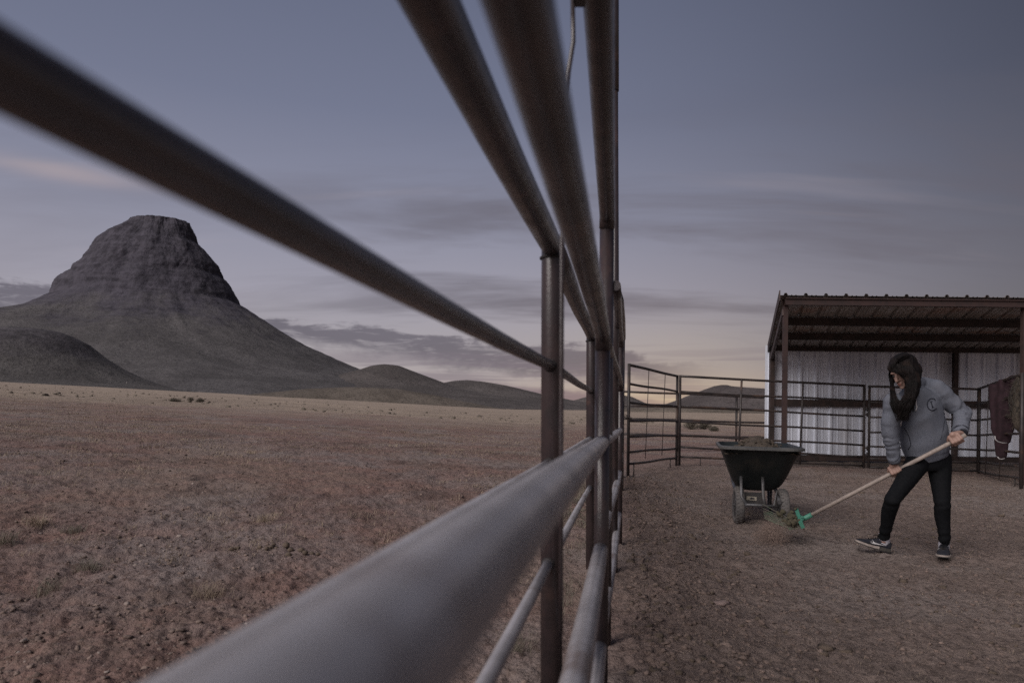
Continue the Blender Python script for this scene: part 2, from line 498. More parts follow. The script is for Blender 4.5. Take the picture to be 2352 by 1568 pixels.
def ground_material():
    m = bpy.data.materials.new("soil")
    m.use_nodes = True
    t = m.node_tree
    b = t.nodes["Principled BSDF"]
    q = NG(t)
    geo = q.n("ShaderNodeNewGeometry")
    pos = geo.outputs["Position"]
    corral = q.n("ShaderNodeAttribute", attribute_name="corral").outputs["Fac"]
    far = q.n("ShaderNodeAttribute", attribute_name="meadow").outputs["Fac"]
    n1 = q.noise(pos, 0.55, 5, 0.6)
    n2 = q.noise(pos, 3.2, 5, 0.62)
    n3 = q.noise(pos, 14, 5, 0.66)
    n4 = q.noise(pos, 62, 4, 0.7)
    # pasture: red earth, lilac-grey crust, tan stubble
    n5 = q.noise(pos, 30, 5, 0.72)
    n6 = q.noise(pos, 150, 3, 0.7)
    red = q.mix(q.sm(n2, .36, .64), (.285, .180, .154), (.232, .162, .146))
    red = q.mix(q.sm(n1, .42, .66), red, (.282, .232, .220))
    red = q.mix(q.m('MULTIPLY', q.sm(n3, .52, .66), 0.75), red, (.125, .078, .064))
    red = q.mix(q.m('MULTIPLY', q.sm(n5, .53, .66), 0.80), red, (.088, .060, .052))
    red = q.mix(q.m('MULTIPLY', q.sm(n4, .54, .70), 0.6), red, (.335, .265, .235))
    red = q.mix(q.m('MULTIPLY', q.sm(n6, .56, .68), 0.55), red, (.085, .060, .052))
    # corral: trampled grey-brown
    cor = q.mix(q.sm(n2, .35, .65), (.280, .216, .189), (.220, .170, .149))
    cor = q.mix(q.sm(n1, .45, .68), cor, (.300, .248, .226))
    cor = q.mix(q.m('MULTIPLY', q.sm(n3, .50, .64), 0.62), cor, (.115, .086, .074))
    cor = q.mix(q.m('MULTIPLY', q.sm(n5, .52, .66), 0.80), cor, (.080, .060, .053))
    cor = q.mix(q.m('MULTIPLY', q.sm(n4, .54, .70), 0.55), cor, (.330, .272, .240))
    cor = q.mix(q.m('MULTIPLY', q.sm(n6, .56, .68), 0.38), cor, (.080, .060, .053))
    n7 = q.noise(pos, 0.33, 5, 0.62)
    strawm = q.m('MULTIPLY', q.sm(n7, .47, .62), q.sm(n4, .40, .60, .12, .62))
    red = q.mix(strawm, red, (.305, .236, .188))
    n8 = q.noise(pos, 0.9, 4, 0.6)
    red = q.mix(q.m('MULTIPLY', q.sm(n8, .54, .66), .60), red, (.118, .080, .070))
    col = q.mix(corral, red, cor)
    # dry meadow beyond
    f1 = q.noise(pos, 0.045, 5, 0.6)
    f2 = q.noise(pos, 0.9, 5, 0.7)
    mead = q.mix(q.sm(f1, .38, .62), (.400, .322, .256), (.330, .264, .214))
    mead = q.mix(q.m('MULTIPLY', q.sm(f2, .50, .64), 0.65), mead, (.180, .140, .114))
    f3 = q.noise(pos, 0.18, 6, 0.75)
    mead = q.mix(q.m('MULTIPLY', q.sm(f3, .53, .66), 0.55), mead, (.150, .120, .100))
    col = q.mix(far, col, mead)
    q.sock(col, b.inputs["Base Color"])
    b.inputs["Roughness"].default_value = 0.95
    b.inputs["Specular IOR Level"].default_value = 0.15
    bn = q.n("ShaderNodeBump")
    bn.inputs["Strength"].default_value = 0.9
    bn.inputs["Distance"].default_value = 0.05
    hgt = q.m('ADD', q.m('ADD', q.m('MULTIPLY', n3, 1.0), q.m('MULTIPLY', n5, 0.7)), q.m('MULTIPLY', n4, 0.4))
    q.sock(hgt, bn.inputs["Height"])
    t.links.new(bn.outputs[0], b.inputs["Normal"])
    return m


M['soil'] = ground_material()


def hill_material(name, grass, rock, zlo, zhi, sc):
    m = bpy.data.materials.new(name)
    m.use_nodes = True
    t = m.node_tree
    b = t.nodes["Principled BSDF"]
    q = NG(t)
    geo = q.n("ShaderNodeNewGeometry")
    pos = geo.outputs["Position"]
    x, y, z = q.sep(pos)
    n1 = q.noise(pos, 0.012 * sc, 6, 0.65)
    n2 = q.noise(pos, 0.07 * sc, 6, 0.7)
    n3 = q.noise(pos, 0.25 * sc, 4, 0.7)
    strata = q.noise(q.xyz(q.m('MULTIPLY', x, 0.004 * sc), q.m('MULTIPLY', y, 0.004 * sc), q.m('MULTIPLY', z, 0.07 * sc)), 1.0, 5, 0.6, 0.4)
    gcol = q.mix(q.sm(n1, .38, .62), grass, tuple(c * 0.72 for c in grass))
    gcol = q.mix(q.m('MULTIPLY', q.sm(n2, .50, .66), .55), gcol, tuple(c * 0.45 for c in grass))
    gcol = q.mix(q.m('MULTIPLY', q.sm(n3, .53, .62), .7), gcol, tuple(c * 0.38 for c in grass))
    rcol = q.mix(q.sm(n2, .36, .64), rock, tuple(c * 0.55 for c in rock))
    rcol = q.mix(q.m('MULTIPLY', q.sm(strata, .46, .60), .4), rcol, tuple(c * 1.3 for c in rock))
    hz = q.m('ADD', z, q.m('MULTIPLY', q.m('SUBTRACT', n1, 0.5), (zhi - zlo) * 2.6))
    col = q.mix(q.sm(hz, zlo, zhi), gcol, rcol)
    q.sock(col, b.inputs["Base Color"])
    b.inputs["Roughness"].default_value = 0.95
    b.inputs["Specular IOR Level"].default_value = 0.1
    bn = q.n("ShaderNodeBump")
    bn.inputs["Strength"].default_value = 0.8
    bn.inputs["Distance"].default_value = 4.0 / sc
    q.sock(q.m('ADD', n2, q.m('MULTIPLY', n3, 0.5)), bn.inputs["Height"])
    t.links.new(bn.outputs[0], b.inputs["Normal"])
    return m


# ------------------------------------------------------------------ ground
def build_ground():
    fr = np.radians(np.arange(-44, 44.01, 0.16))
    bk = np.radians(np.arange(47, 314, 3.0))
    ang = np.concatenate([fr, bk])
    rad = [0.0, 0.4, 0.8, 1.2]
    while rad[-1] < 12: rad.append(rad[-1] * 1.0052)
    while rad[-1] < 38: rad.append(rad[-1] * 1.0105)
    while rad[-1] < 7000: rad.append(rad[-1] * 1.045)
    rad = np.array(rad[1:])
    A, R = np.meshgrid(ang, rad)
    X, Y = R * np.sin(A), R * np.cos(A)
    Zf = ground_base(X, np.maximum(Y, 0)) + ground_detail(X, Y)
    # far land levels off behind the camera
    Z = np.where(Y < 0, ground_base(X, np.zeros_like(Y)) + ground_detail(X, Y), Zf)
    na, nr = len(ang), len(rad)
    verts = np.stack([X.ravel(), Y.ravel(), Z.ravel()], 1)
    verts = np.vstack([verts, [[0, 0, 0]]])
    i = np.arange(nr - 1)[:, None] * na
    j = np.arange(na)[None, :]
    j2 = (j + 1) % na
    quads = np.stack([i + j, i + na + j, i + na + j2, i + j2], -1).reshape(-1, 4)
    tri = [(int(nr * na), int(k), int((k + 1) % na)) for k in range(na)]
    me = bpy.data.meshes.new("ground")
    nv, nq, nt = len(verts), len(quads), len(tri)
    me.vertices.add(nv)
    me.vertices.foreach_set("co", verts.ravel())
    me.loops.add(nq * 4 + nt * 3)
    me.loops.foreach_set("vertex_index", np.concatenate([quads.ravel(), np.array(tri).ravel()]).astype(np.int32))
    me.polygons.add(nq + nt)
    starts = np.concatenate([np.arange(nq) * 4, nq * 4 + np.arange(nt) * 3]).astype(np.int32)
    me.polygons.foreach_set("loop_start", starts)
    me.polygons.foreach_set("use_smooth", np.ones(nq + nt, dtype=bool))
    me.update(calc_edges=True)
    vx, vy = verts[:, 0], verts[:, 1]
    wob = fbm(vx * 1.3, vy * 1.3, 3, 91) * 0.9
    corr = 1 / (1 + np.exp(-(vx - fence_x(vy) + wob) * 4.0)) * (1 / (1 + np.exp((vy - 13 + wob * 3) * 1.2)))
    r = np.hypot(vx, vy)
    mead = np.clip((r - 26 + 26 * fbm(vx * 0.09, vy * 0.09, 4, 95)) / 34, 0, 1)
    mead = mead * mead * (3 - 2 * mead)
    for nm, arr in (("corral", corr), ("meadow", mead)):
        at = me.attributes.new(nm, 'FLOAT', 'POINT')
        at.data.foreach_set("value", arr.astype(np.float32))
    ob = new_mesh_obj("ground", me, M['soil'])
    tag(ob, kind='structure')
    return ob


ground = build_ground()


# ------------------------------------------------------------------ butte and hills
def prof_interp(pts):
    """list of (horizontal, height) from top to bottom -> function radius(height)"""
    hs = np.array([p[1] for p in pts]); rs = np.array([p[0] for p in pts])
    o = np.argsort(hs)
    return lambda h: np.interp(h, hs[o], rs[o])


def revolve(name, axis_px, left, right, Y, mat_, zbase, nz=150, nt=280, rugged=0.02, ledge=0.0, cliff_z=1e9, seed=5, depth=1.0):
    """a hill whose outline to the left and right follows the given points, round in depth"""
    axp = P(axis_px[0], axis_px[1], Y)
    L = [P(x, y, Y) for x, y in left]; R = [P(x, y, Y) for x, y in right]
    ztop = max(p.z for p in L + R)
    dl = max(0.0, L[-1].z - zbase + 1.0); dr = max(0.0, R[-1].z - zbase + 1.0)
    L.append(Vector((L[-1].x - dl * 7, Y, zbase - 1))); R.append(Vector((R[-1].x + dr * 7, Y, zbase - 1)))
    fl = prof_interp([(axp.x - p.x, p.z) for p in L]); fr_ = prof_interp([(p.x - axp.x, p.z) for p in R])
    t = np.linspace(0, 1, nz)
    zs = ztop - (ztop - zbase) * t
    th = np.linspace(0, 2 * np.pi, nt, endpoint=False) + np.pi / 2
    TH, ZS = np.meshgrid(th, zs)
    c = np.cos(TH)
    sc = (ztop - zbase)
    s2 = np.sin(TH) ** 2
    zw = ZS + s2 * sc * .07 * fbm(TH * 3.0, ZS / sc * 2.5, 3, seed + 50) * (1 if ledge else 0)
    rl, rr = fl(zw), fr_(zw)
    if ledge:
        sm_l = sum(fl(zw + sc * k) for k in np.linspace(-.055, .055, 9)) / 9
        sm_r = sum(fr_(zw + sc * k) for k in np.linspace(-.055, .055, 9)) / 9
        rl = rl + (sm_l - rl) * s2 * .75; rr = rr + (sm_r - rr) * s2 * .75
    rad = rl * (1 - c) / 2 + rr * (1 + c) / 2
    nx, ny = np.cos(TH) * 3.2, np.sin(TH) * 3.2
    arc = TH * np.mean(rad) / sc * 1.0              # seam sits at the back
    hz_ = ZS / sc
    gul = fbm(arc * 2.2 + 9, hz_ * 1.6, 5, seed) + 0.45 * fbm(arc * 9, hz_ * 6, 4, seed + 3)
    taper = np.clip((ztop - ZS) / (0.05 * sc), 0.0, 1)
    if not ledge:
        rad = rad * (1 + rugged * 2.2 * gul * (0.35 + 0.65 * taper))
    else:
        cz = cliff_z + sc * (.16 * fbm(arc * 3.2, arc * 0 + 2.0, 4, seed + 30, .6))
        cm = 1 / (1 + np.exp(-(ZS - cz) / (0.022 * sc)))
        rad = rad * (1 + rugged * 1.6 * gul * (0.35 + 0.65 * taper) * (1 - cm * .3))
        slope_m = (1 - cm) * np.clip((ztop - ZS) / (0.3 * sc), 0, 1)
        rad = rad + slope_m * sc * (.030 * -np.abs(fbm(arc * 7 + .5 * fbm(arc * 3, hz_ * 3, 3, seed + 40), hz_ * .9, 4, seed + 41)) + .012 * fbm(arc * 16, hz_ * 10, 4, seed + 43))
        arc = arc * .36
        warp = 0.35 * fbm(arc * 2.0, hz_ * 2, 3, seed + 6)
        strata = fbm(arc * 1.5 + 3, hz_ * 16 + warp * 6, 4, seed + 8, .6)
        blocks = fbm(arc * 14 + warp * 4, hz_ * 14, 5, seed + 12, .6)
        gash = -np.clip(np.abs(fbm(arc * 6 + warp * 5, hz_ * 2.2, 4, seed + 15)) * -6 + 0.55, 0, 1)
        rad = rad + cm * sc * ledge * (strata * .8 + blocks * 1.5 + gash * .35 + 0.08)
    X = axp.x + rad * np.cos(TH)
    Yy = Y + rad * np.sin(TH) * depth
    Zj = ZS + sc * 0.006 * fbm(nx * 20, ZS / sc * 60, 3, seed + 20) * np.clip((ZS - zbase) / (0.1 * sc), 0, 1)
    Zj[0] = ztop + sc * 0.004 * fbm(nx[0] * 7, ny[0] * 7, 3, seed + 21)
    verts = np.stack([X.ravel(), Yy.ravel(), Zj.ravel()], 1)
    verts = np.vstack([verts, [[X[0].mean(), Yy[0].mean(), ztop]]])
    i = np.arange(nz - 1)[:, None] * nt
    j = np.arange(nt)[None, :]
    j2 = (j + 1) % nt
    quads = np.stack([i + j, i + nt + j, i + nt + j2, i + j2], -1).reshape(-1, 4)
    faces = quads.tolist() + [(nz * nt, k, (k + 1) % nt) for k in range(nt)]
    me = bpy.data.meshes.new(name)
    me.from_pydata(verts.tolist(), [], faces)
    me.polygons.foreach_set("use_smooth", [True] * len(faces))
    me.update()
    ob = new_mesh_obj(name, me, mat_)
    tag(ob, kind='structure')
    return ob


def z6(zx, zy): return (zx * 0.36, 470.4 + zy * 0.36)
def z8(zx, zy): return ((300 + zx / 2.24) * 0.9408, (850 + zy / 2.24) * 0.9408)
def z5(zx, zy): return ((1500 + zx / 5.2275) * 0.9408, (860 + zy / 5.2275) * 0.9408)
def z1(zx, zy): return ((1700 + zx / 2.94) * 0.9408, (680 + zy / 2.94) * 0.9408)


YB = 1500.0
zb = float(ground_base(-900, YB))
M['butte'] = hill_material('hazed_butte_rock', (.126, .118, .120), (.084, .078, .096), P(330, 770, YB).z - 25, P(330, 690, YB).z, 1.0)  # distance haze is put into these lightened, bluish colours
b_left = [z6(*p) for p in [(850, 108), (842, 125), (790, 155), (715, 185), (640, 235), (612, 290), (600, 320), (560, 380), (515, 410), (505, 455), (450, 485), (420, 510),
                           (403, 550), (398, 605), (330, 640), (200, 705), (100, 735), (0, 757), (-250, 805), (-600, 880), (-1000, 960), (-1500, 1060), (-1900, 1130)]]
b_right = [z6(*p) for p in [(1196, 118), (1220, 172), (1240, 235), (1290, 275), (1340, 340), (1375, 385), (1388, 450), (1430, 487), (1455, 530), (1490, 590), (1505, 625), (1560, 655),
                            (1650, 715), (1800, 810), (1900, 870), (2000, 920), (2100, 965), (2200, 1010), (2300, 1053), (2500, 1110), (2800, 1160), (3000, 1200)]]
butte = revolve("butte", z6(1010, 110), b_left, b_right, YB, M['butte'], zb - 60, 260, 420, 0.020, 0.019, P(330, 705, YB).z, 5, 0.8)

M['hill_dark'] = hill_material('dark_hill', (.130, .121, .119), (.100, .092, .100), P(60, 845, 640).z, P(60, 790, 640).z, 1.4)
revolve("hill", z6(130, 790), [z6(*p) for p in [(100, 789), (0, 800), (-150, 830), (-400, 890), (-700, 990), (-1000, 1120)]],
        [z6(*p) for p in [(160, 789), (270, 793), (350, 805), (420, 830), (510, 880), (600, 970), (700, 1040), (800, 1092), (920, 1135), (1000, 1160)]],
        640, M['hill_dark'], float(ground_base(-440, 640)) - 9, 90, 220, 0.022, seed=31)
M['hill_mid'] = hill_material('mid_hill', (.128, .114, .110), (.09, .08, .08), 900, 1000, 1.0)
revolve("hill", z8(1430, 88), [z8(*p) for p in [(1425, 87), (1360, 97), (1300, 118), (1180, 152), (1080, 185), (900, 215), (700, 250)]],
        [z8(*p) for p in [(1435, 87), (1510, 95), (1600, 130), (1680, 160), (1750, 187), (1850, 220), (2000, 250)]],
        1250, M['hill_mid'], float(ground_base(-250, 1250)) - 14, 80, 200, 0.02, seed=41)
revolve("hill", z8(1880, 174), [z8(*p) for p in [(1870, 174), (1800, 180), (1750, 191), (1650, 215), (1500, 250)]],
        [z8(*p) for p in [(1890, 174), (1980, 184), (2100, 205), (2200, 229), (2300, 253), (2450, 285)]],
        1350, M['hill_mid'], float(ground_base(-100, 1350)) - 14, 80, 200, 0.02, seed=43)
M['hill_low'] = hill_material('foot_hill', (.150, .128, .110), (.10, .09, .085), 900, 1000, 2.2)
revolve("hill", z8(1250, 212), [z8(*p) for p in [(1230, 212), (1000, 222), (850, 238), (600, 262)]],
        [z8(*p) for p in [(1270, 212), (1500, 222), (1700, 255), (1850, 290), (2000, 320)]],
        640, M['hill_low'], float(ground_base(-90, 640)) - 8, 70, 200, 0.03, seed=47, depth=0.35)
revolve("hill", (1400, 903), [(1398, 903), (1355, 909), (1315, 920), (1280, 935), (1200, 960)], [(1402, 903), (1450, 911), (1480, 925), (1530, 940)],
        1700, M['hill_mid'], float(ground_base(150, 1700)) - 14, 60, 160, 0.02, seed=53)
M['hill_right'] = hill_material('plum_hill', (.125, .108, .106), (.085, .075, .082), 900, 1000, 1.0)
revolve("hill", z5(1400, 415), [z5(*p) for p in [(1360, 415), (1270, 430), (1150, 480), (1040, 527), (860, 602), (720, 652), (560, 690), (300, 720), (150, 745)]],
        [z5(*p) for p in [(1440, 418), (1500, 434), (1700, 455), (1900, 470), (2300, 520), (2900, 610), (3600, 760)]],
        1150, M['hill_right'], float(ground_base(300, 1150)) - 14, 90, 220, 0.018, seed=59)
M['hill_shrub'] = hill_material('low_rise', (.190, .162, .135), (.1, .09, .085), 900, 1000, 3.0)
revolve("hill", z5(900, 705), [z5(*p) for p in [(880, 705), (500, 702), (190, 705), (-200, 730), (-500, 790)]],
        [z5(*p) for p in [(920, 705), (1500, 725), (2000, 745), (2600, 800)]],
        420, M['hill_shrub'], float(ground_base(100, 420)) - 6, 60, 200, 0.03, seed=61, depth=0.3)

# ------------------------------------------------------------------ pipe fences
FD = Vector((0.1660, 0.9861, 0))        # along the fence
FN = Vector((0.9861, -0.1660, 0))


def pipe(parent, name, pts, r, mat_, n=14):
    mb = MB()
    mb.tube(pts, r, n)
    return mb.build(name, mat_, parent)


def sag(p0, p1, amp=0.004, n=6, seed=0):
    """slightly bent pipe between two points"""
    p0, p1 = Vector(p0), Vector(p1)
    rr = random.Random(seed)
    ph, k = rr.uniform(0, 6), rr.uniform(1.2, 2.6)
    out = []
    for i in range(n + 1):
        t = i / n
        p = p0.lerp(p1, t)
        w = math.sin(math.pi * t) * amp
        p.z += w * math.sin(ph + k * t * 3)
        p.x += w * math.cos(ph + k * t * 2.2)
        out.append(p)
    return out


def lpt(s, v, u=-0.25):
    q = FN * u + FD * s
    return Vector((q.x, q.y, EYE + v))


def bend_top(p_rail, p_post_top, r):
    pass


# pasture side fence: heavy top rail and posts, lighter rails below
fl_ = thing("pipe_fence", lpt(2.26, -EYE), "dark pipe fence with heavy top rail running away toward the pasture", "fence")
sp = [-1.3, 2.262, 4.81, 7.36, 9.9]
RT, RM = 0.0365, 0.0170
for i in range(len(sp) - 1):
    s0, s1 = sp[i], sp[i + 1]
    pipe(fl_, "top_rail", sag(lpt(s0 + (0.03 if i else 0), 0.566 if i else 0.462), lpt(s1 - 0.01, 0.560), 0.004, 8, i), RT, M['pipe'], 20)
for i, s in enumerate(sp):
    b = lpt(s, 0)
    gz = ground_z(b.x, b.y) if s > 0 else 0
    base = Vector((b.x + 0.014, b.y, gz - 0.15))
    pipe(fl_, "post", [base, lpt(s, 0.52 if i else .40), lpt(s, 0.548 if i else .45)], RT, M['pipe'], 20)
    if s > 0:
        w = MB()
        w.lathe([(-0.006, RT + .001), (-.003, RT + .006), (.003, RT + .006), (.006, RT + .001)], lpt(s, 0.523), (0, 0, 1), 18)
        w.build("weld", M['weld'], fl_)
vr = [(0.111, 0.164, 0.175, 0.19, 0.2), (-0.160,) * 5, (-0.485, -0.487, -0.50, -0.51, -0.52)]
for k, row in enumerate(vr):
    for i in range(len(sp) - 1):
        pipe(fl_, "rail", sag(lpt(sp[i] + (.03 if i else 0), row[i]), lpt(sp[i + 1] - .03, row[i + 1]), 0.003, 8, 20 + k * 5 + i), RM, M['pipe'] if k == 0 else M['pipe_pale'], 16)
        if sp[i + 1] < 5:
            w = MB()
            c = lpt(sp[i + 1] - .036, row[i + 1])
            w.lathe([(-.008, RM + .001), (0, RM + .005), (.010, RM + .007)], c, FD, 14)
            w.build("weld", M['weld'], fl_)


# corral side panels
def rpt(Y, v):
    return Vector((fence_x(Y), Y, EYE + v))


RR = 0.0275
panels = [(-1.4, 2.50), (2.49, 5.47), (5.53, 8.47), (8.53, 10.1)]
p_lab = ["thick dark corral panel nearest the lens with blurred pale middle rail", "dark corral panel just beyond the nearest one along the fence line",
         "third dark corral panel along the fence line", "last short corral panel before the mesh-stayed gate"]
lev = [(0.335, 0.300), (0.300, 0.262), (0.262, 0.215), (0.215, 0.2)]
for i, (y0, y1) in enumerate(panels):
    root = thing("corral_fence", (fence_x(y1) + (.045 if i else 0), y1, 0), p_lab[i], "fence panel", "panels of the corral fence line")
    v0, v1 = lev[i]
    offx = 0.0 if i == 0 else 0.045
    rpt = lambda Y, v, o=offx, k=i: Vector((fence_x(Y) + (o if k != 1 else o * min(1, max(0, (Y - 2.5) / .9))), Y, EYE + v))
    rr = RR if i == 0 else 0.024
    # top rail rounds over into the end post
    far_top = rpt(y1, v1)
    pts = sag(rpt(y0 + .02, v0), rpt(y1 - .10, v1), .003, 7, 60 + i) + [rpt(y1 - .05, v1 - .006), rpt(y1 - .015, v1 - .024), rpt(y1, v1 - .06)]
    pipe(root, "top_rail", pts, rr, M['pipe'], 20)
    for yy, vtop in (((y0, v0 - .02),) if i == 0 else ()) + ((y1, v1 - .05),):
        if yy < 0 and i == 0:
            base = Vector((fence_x(yy), yy, -.1))
        else:
            base = Vector((fence_x(yy) + offx + .004, yy, ground_z(fence_x(yy), yy) - .08))
        if i > 0 and yy == y1:
            vtop = 0.61 if i == 1 else (0.62 if i == 2 else .3)
        pipe(root, "post", [base, rpt(yy, vtop)], rr, M['pipe'], 20)
    for k, (va, vb) in enumerate([(-.070, -.097), (-.42, -.485), (-.80, -.84)]):
        if i > 0:
            va, vb = [(-.100, -.115), (-.455, -.45), (-.82, -.78)][k]
        pa, pb = rpt(y0 + .01, va), rpt(y1 - .02, vb)
        pipe(root, "rail", sag(pa, pb, .003 if i == 0 else .006, 8, 70 + i * 5 + k), rr * .97, M['pipe_pale'], 20)
    if i in (1, 2):   # extra upper rail of the taller panels
        pts = sag(rpt(3.19 if i == 1 else y0 - .06, .61), rpt(y1 - .1, .61), .004, 7, 90 + i) + [rpt(y1 - .04, .605), rpt(y1 - .01, .585), rpt(y1, .55)]
        pipe(root, "rail", pts, rr, M['pipe'], 16)

# tall frame beside the fence: its top rail runs over the lens and drops to a post
ro = thing("gate_frame", (0.445, 3.19, 0), "tall pipe frame whose high top rail runs close past the lens", "gate frame")
e1 = P(1395, 494, 3.15)
e0 = P(1373, 0, 1.547)
e0 = e0 + (e0 - e1) * 1.6
pipe(ro, "top_rail", sag(e0, e1, .002, 6, 5) + [e1 + Vector((.003, .025, -.012)), e1 + Vector((.004, .04, -.05))], .0362, M['pipe'], 20)
pipe(ro, "post", [Vector((e1.x + .010, e1.y + .04, ground_z(e1.x, e1.y) - .1)), e1 + Vector((.004, .04, -.04))], .0340, M['pipe'], 20)
pipe(ro, "post", [Vector((e0.x, e0.y, -.1)), e0], .0340, M['pipe'], 20)
st = MB()
sx = P(1322, 4, 1.53)
st.box(sx + Vector((.014, 0, .014)), .040, .034, .034)
st.build("bracket", M['pipe'], ro)
st = MB()
st.tube([sx + Vector((-.007, 0, .014)), P(1317, 95, 1.53), P(1306, 165, 1.535), P(1296, 320, 1.54), P(1291, 560, 1.545), P(1289, 1000, 1.545), P(1288, 1450, 1.54)], .0052, 10, flat=.55)
st.build("stay_rod", M['pipe'], ro)

tp = thing("tall_post", (.695, 4.6, 0), "tall dark pipe post rising out of the picture beside the gate frame", "post")
tz = ground_z(.695, 4.6)
pipe(tp, "shaft", [Vector((P(1413, 900, 4.6).x, 4.6, tz - .1)), P(1412, 680, 4.6), P(1410, 205, 4.6)], .0290, M['pipe'], 16)
pipe(tp, "sleeve", [P(1410, 210, 4.6), P(1409.5, -200, 4.6)], .0342, M['pipe'], 16)
w = MB()
w.tube([P(1412, 648, 4.6), P(1425, 690, 4.9), P(1430, 735, 5.9), P(1432.5, 770, 8.2), P(1432.5, 778, 8.45)], .0250, 14)
w.build("brace_rail", M['pipe'], tp)
pb = P(1432.5, 775, 8.47)
ep = thing("fence_post", (pb.x, pb.y, 0), "slim dark post where the high brace rail ends far down the fence", "post")
pipe(ep, "shaft", [Vector((pb.x, pb.y + .05, ground_z(pb.x, pb.y) - .1)), pb + Vector((0, .05, .01))], .026, M['pipe'], 14)
pipe(ep, "cap", [pb + Vector((0, .05, .012)), pb + Vector((0, .05, .018))], .027, M['pipe'], 14)


# far corral panels and gates
def panel(name, label, cat, A, B, h_levels, ztop, r, stays=(), stay_r=.008, legs=(), posts=True, group=None, bow=0.0, mat_=None):
    """A, B: ends (top rail centre line); levels: drop of each rail from the top at each end"""
    mat_ = mat_ or M['pipe_far']
    A, B = Vector(A), Vector(B)
    ga, gb = ground_z(A.x, A.y), ground_z(B.x, B.y)
    root = thing(name, (A.x, A.y, ga), label, cat, group)
    ha, hb = A.z - ga, B.z - gb
    for k, (fa, fb) in enumerate(h_levels):
        p0 = A - Vector((0, 0, fa * ha)); p1 = B - Vector((0, 0, fb * hb))
        pts = sag(p0, p1, .010 if k else .004, 10, hash((round(A.x, 2), k)) % 999)
        pipe(root, "rail", pts, r * (1.08 if k == 0 else .92), mat_, 10)
    if posts:
        pipe(root, "end_post", [Vector((A.x, A.y, ga - .02)), A + Vector((0, 0, .02))], r * 1.15, mat_, 12)
        pipe(root, "end_post", [Vector((B.x, B.y, gb - .02)), B + Vector((0, 0, .02))], r * 1.15, mat_, 12)
    for t, rr_, f1 in stays:
        p = A.lerp(B, t)
        hh = lerp(ha, hb, t)
        off = (B - A).normalized().cross(Vector((0, 0, 1))) * (r * .9)
        pipe(root, "stay", [p + off, p + off - Vector((0.05 * f1, 0, f1 * hh))], rr_, mat_, 8)
    for t in legs:
        p = A.lerp(B, t)
        hh = lerp(ha, hb, t)
        fbm_ = lerp(h_levels[-1][0], h_levels[-1][1], t)
        pipe(root, "leg", [p - Vector((0, 0, fbm_ * hh)), p - Vector((0, 0, hh + .02))], .009, mat_, 8)
    return root


LV = [(0, 0), (.168, .17), (.336, .335), (.50, .497), (.64, .66), (.78, .80), (.885, .905)]
G1A, G1B = P(*z5(188, 160), 10.25), P(*z5(803, 303), 12.35)
g1 = panel("corral_gate", "narrow dark seven-rail panel with two thin wire stays by the fence corner", "gate", G1A, G1B, LV, 0, .0205,
           stays=((.345, .006, .86), (.69, .006, .86)), legs=(.1, .85), group="dark pipe panels across the back of the corral")
f = MB()
q0 = G1A.lerp(G1B, .1); gz = ground_z(q0.x, q0.y)
f.tube([Vector((q0.x, q0.y, gz + .02)), Vector((G1A.x, G1A.y - .02, gz + .005))], .010, 8)
f.build("foot_bar", M['pipe_far'], g1)
LV2 = [(0, 0), (.172, .20), (.335, .385), (.505, .565), (.655, .74), (.79, .885), (.90, .975)]
LV2 = [(0, 0), (.172, .188), (.335, .372), (.505, .552), (.655, .725), (.79, .872), (.90, .972)]
G2A, G2B = P(*z5(840, 303), 12.45), P(*z1(1206, 768), 13.0)
g2 = panel("corral_gate", "long dark seven-rail panel passing behind the wheelbarrow and shed post", "gate", G2A, G2B, LV2, 0, .0205,
           stays=((.322, .020, .99), (.655, .018, .97)), legs=(.11, .5), group="dark pipe panels across the back of the corral")
G3A, G3B = P(*z1(1243, 773), 12.98), P(*z1(2026, 793), 12.75)
LV3 = [(0, 0), (.19, .19), (.375, .375), (.56, .555), (.73, .73), (.88, .88), (.985, .985)]
g3 = panel("corral_gate", "dark seven-rail panel behind the bending person, hinged beside the long panel", "gate", G3A, G3B, LV3, 0, .0205,
           stays=((.5, .012, .97),), legs=(), group="dark pipe panels across the back of the corral")
hb_ = MB()
for zy in (940, 975, 1215, 1262):
    c = P(*z1(1224, zy), 12.98)
    hb_ = MB()
    hb_.box(c, .085, .03, .028)
    hb_.tube([c - Vector((.012, .03, .04)), c + Vector((-.012, -.03, .04))], .012, 8)
    hb_.build("hinge", M['pipe_far'], g3)


def zr(zx, zy): return ((2350 + zx / 3.92) * .9408, (850 + zy / 3.92) * .9408)


G4A, G4B = P(*zr(163, 384), 12.6), P(*zr(572, 248), 9.95)
LV4 = [(0, 0), (.18, .17), (.37, .35), (.55, .515), (.72, .68), (.865, .80), (.98, .905)]
g4 = panel("corral_gate", "dark pipe gate angled toward the shed corner with maroon blanket over it", "gate", G4A, G4B, LV4, 0, .0215,
           stays=((.30, .007, .97), (.64, .007, .97)), legs=(.88,), group="dark pipe panels across the back of the corral")

# chain at the corner
ch = MB()
pc0, pc1 = P(*z5(128, 800), 10.1), P(*z5(196, 838), 10.2)
nl = 9
for i in range(nl):
    t = (i + .5) / nl
    c = pc0.lerp(pc1, t) + Vector((0, -.035, -.02 * math.sin(math.pi * t)))
    ang0 = 0 if i % 2 else math.pi / 2
    ring = [c + Vector((.030 * math.cos(a), .012 * math.sin(a) * math.cos(ang0), .012 * math.sin(a) * math.sin(ang0) + .012 * math.sin(a) * (0 if i % 2 else .2))) for a in np.linspace(0, 2 * math.pi, 9)]
    ch.tube(ring, .005, 6, cap=False)
cho = ch.build("chain", M['chain'])
tag(cho, "steel chain looped round the corner post of the narrow panel", "chain")

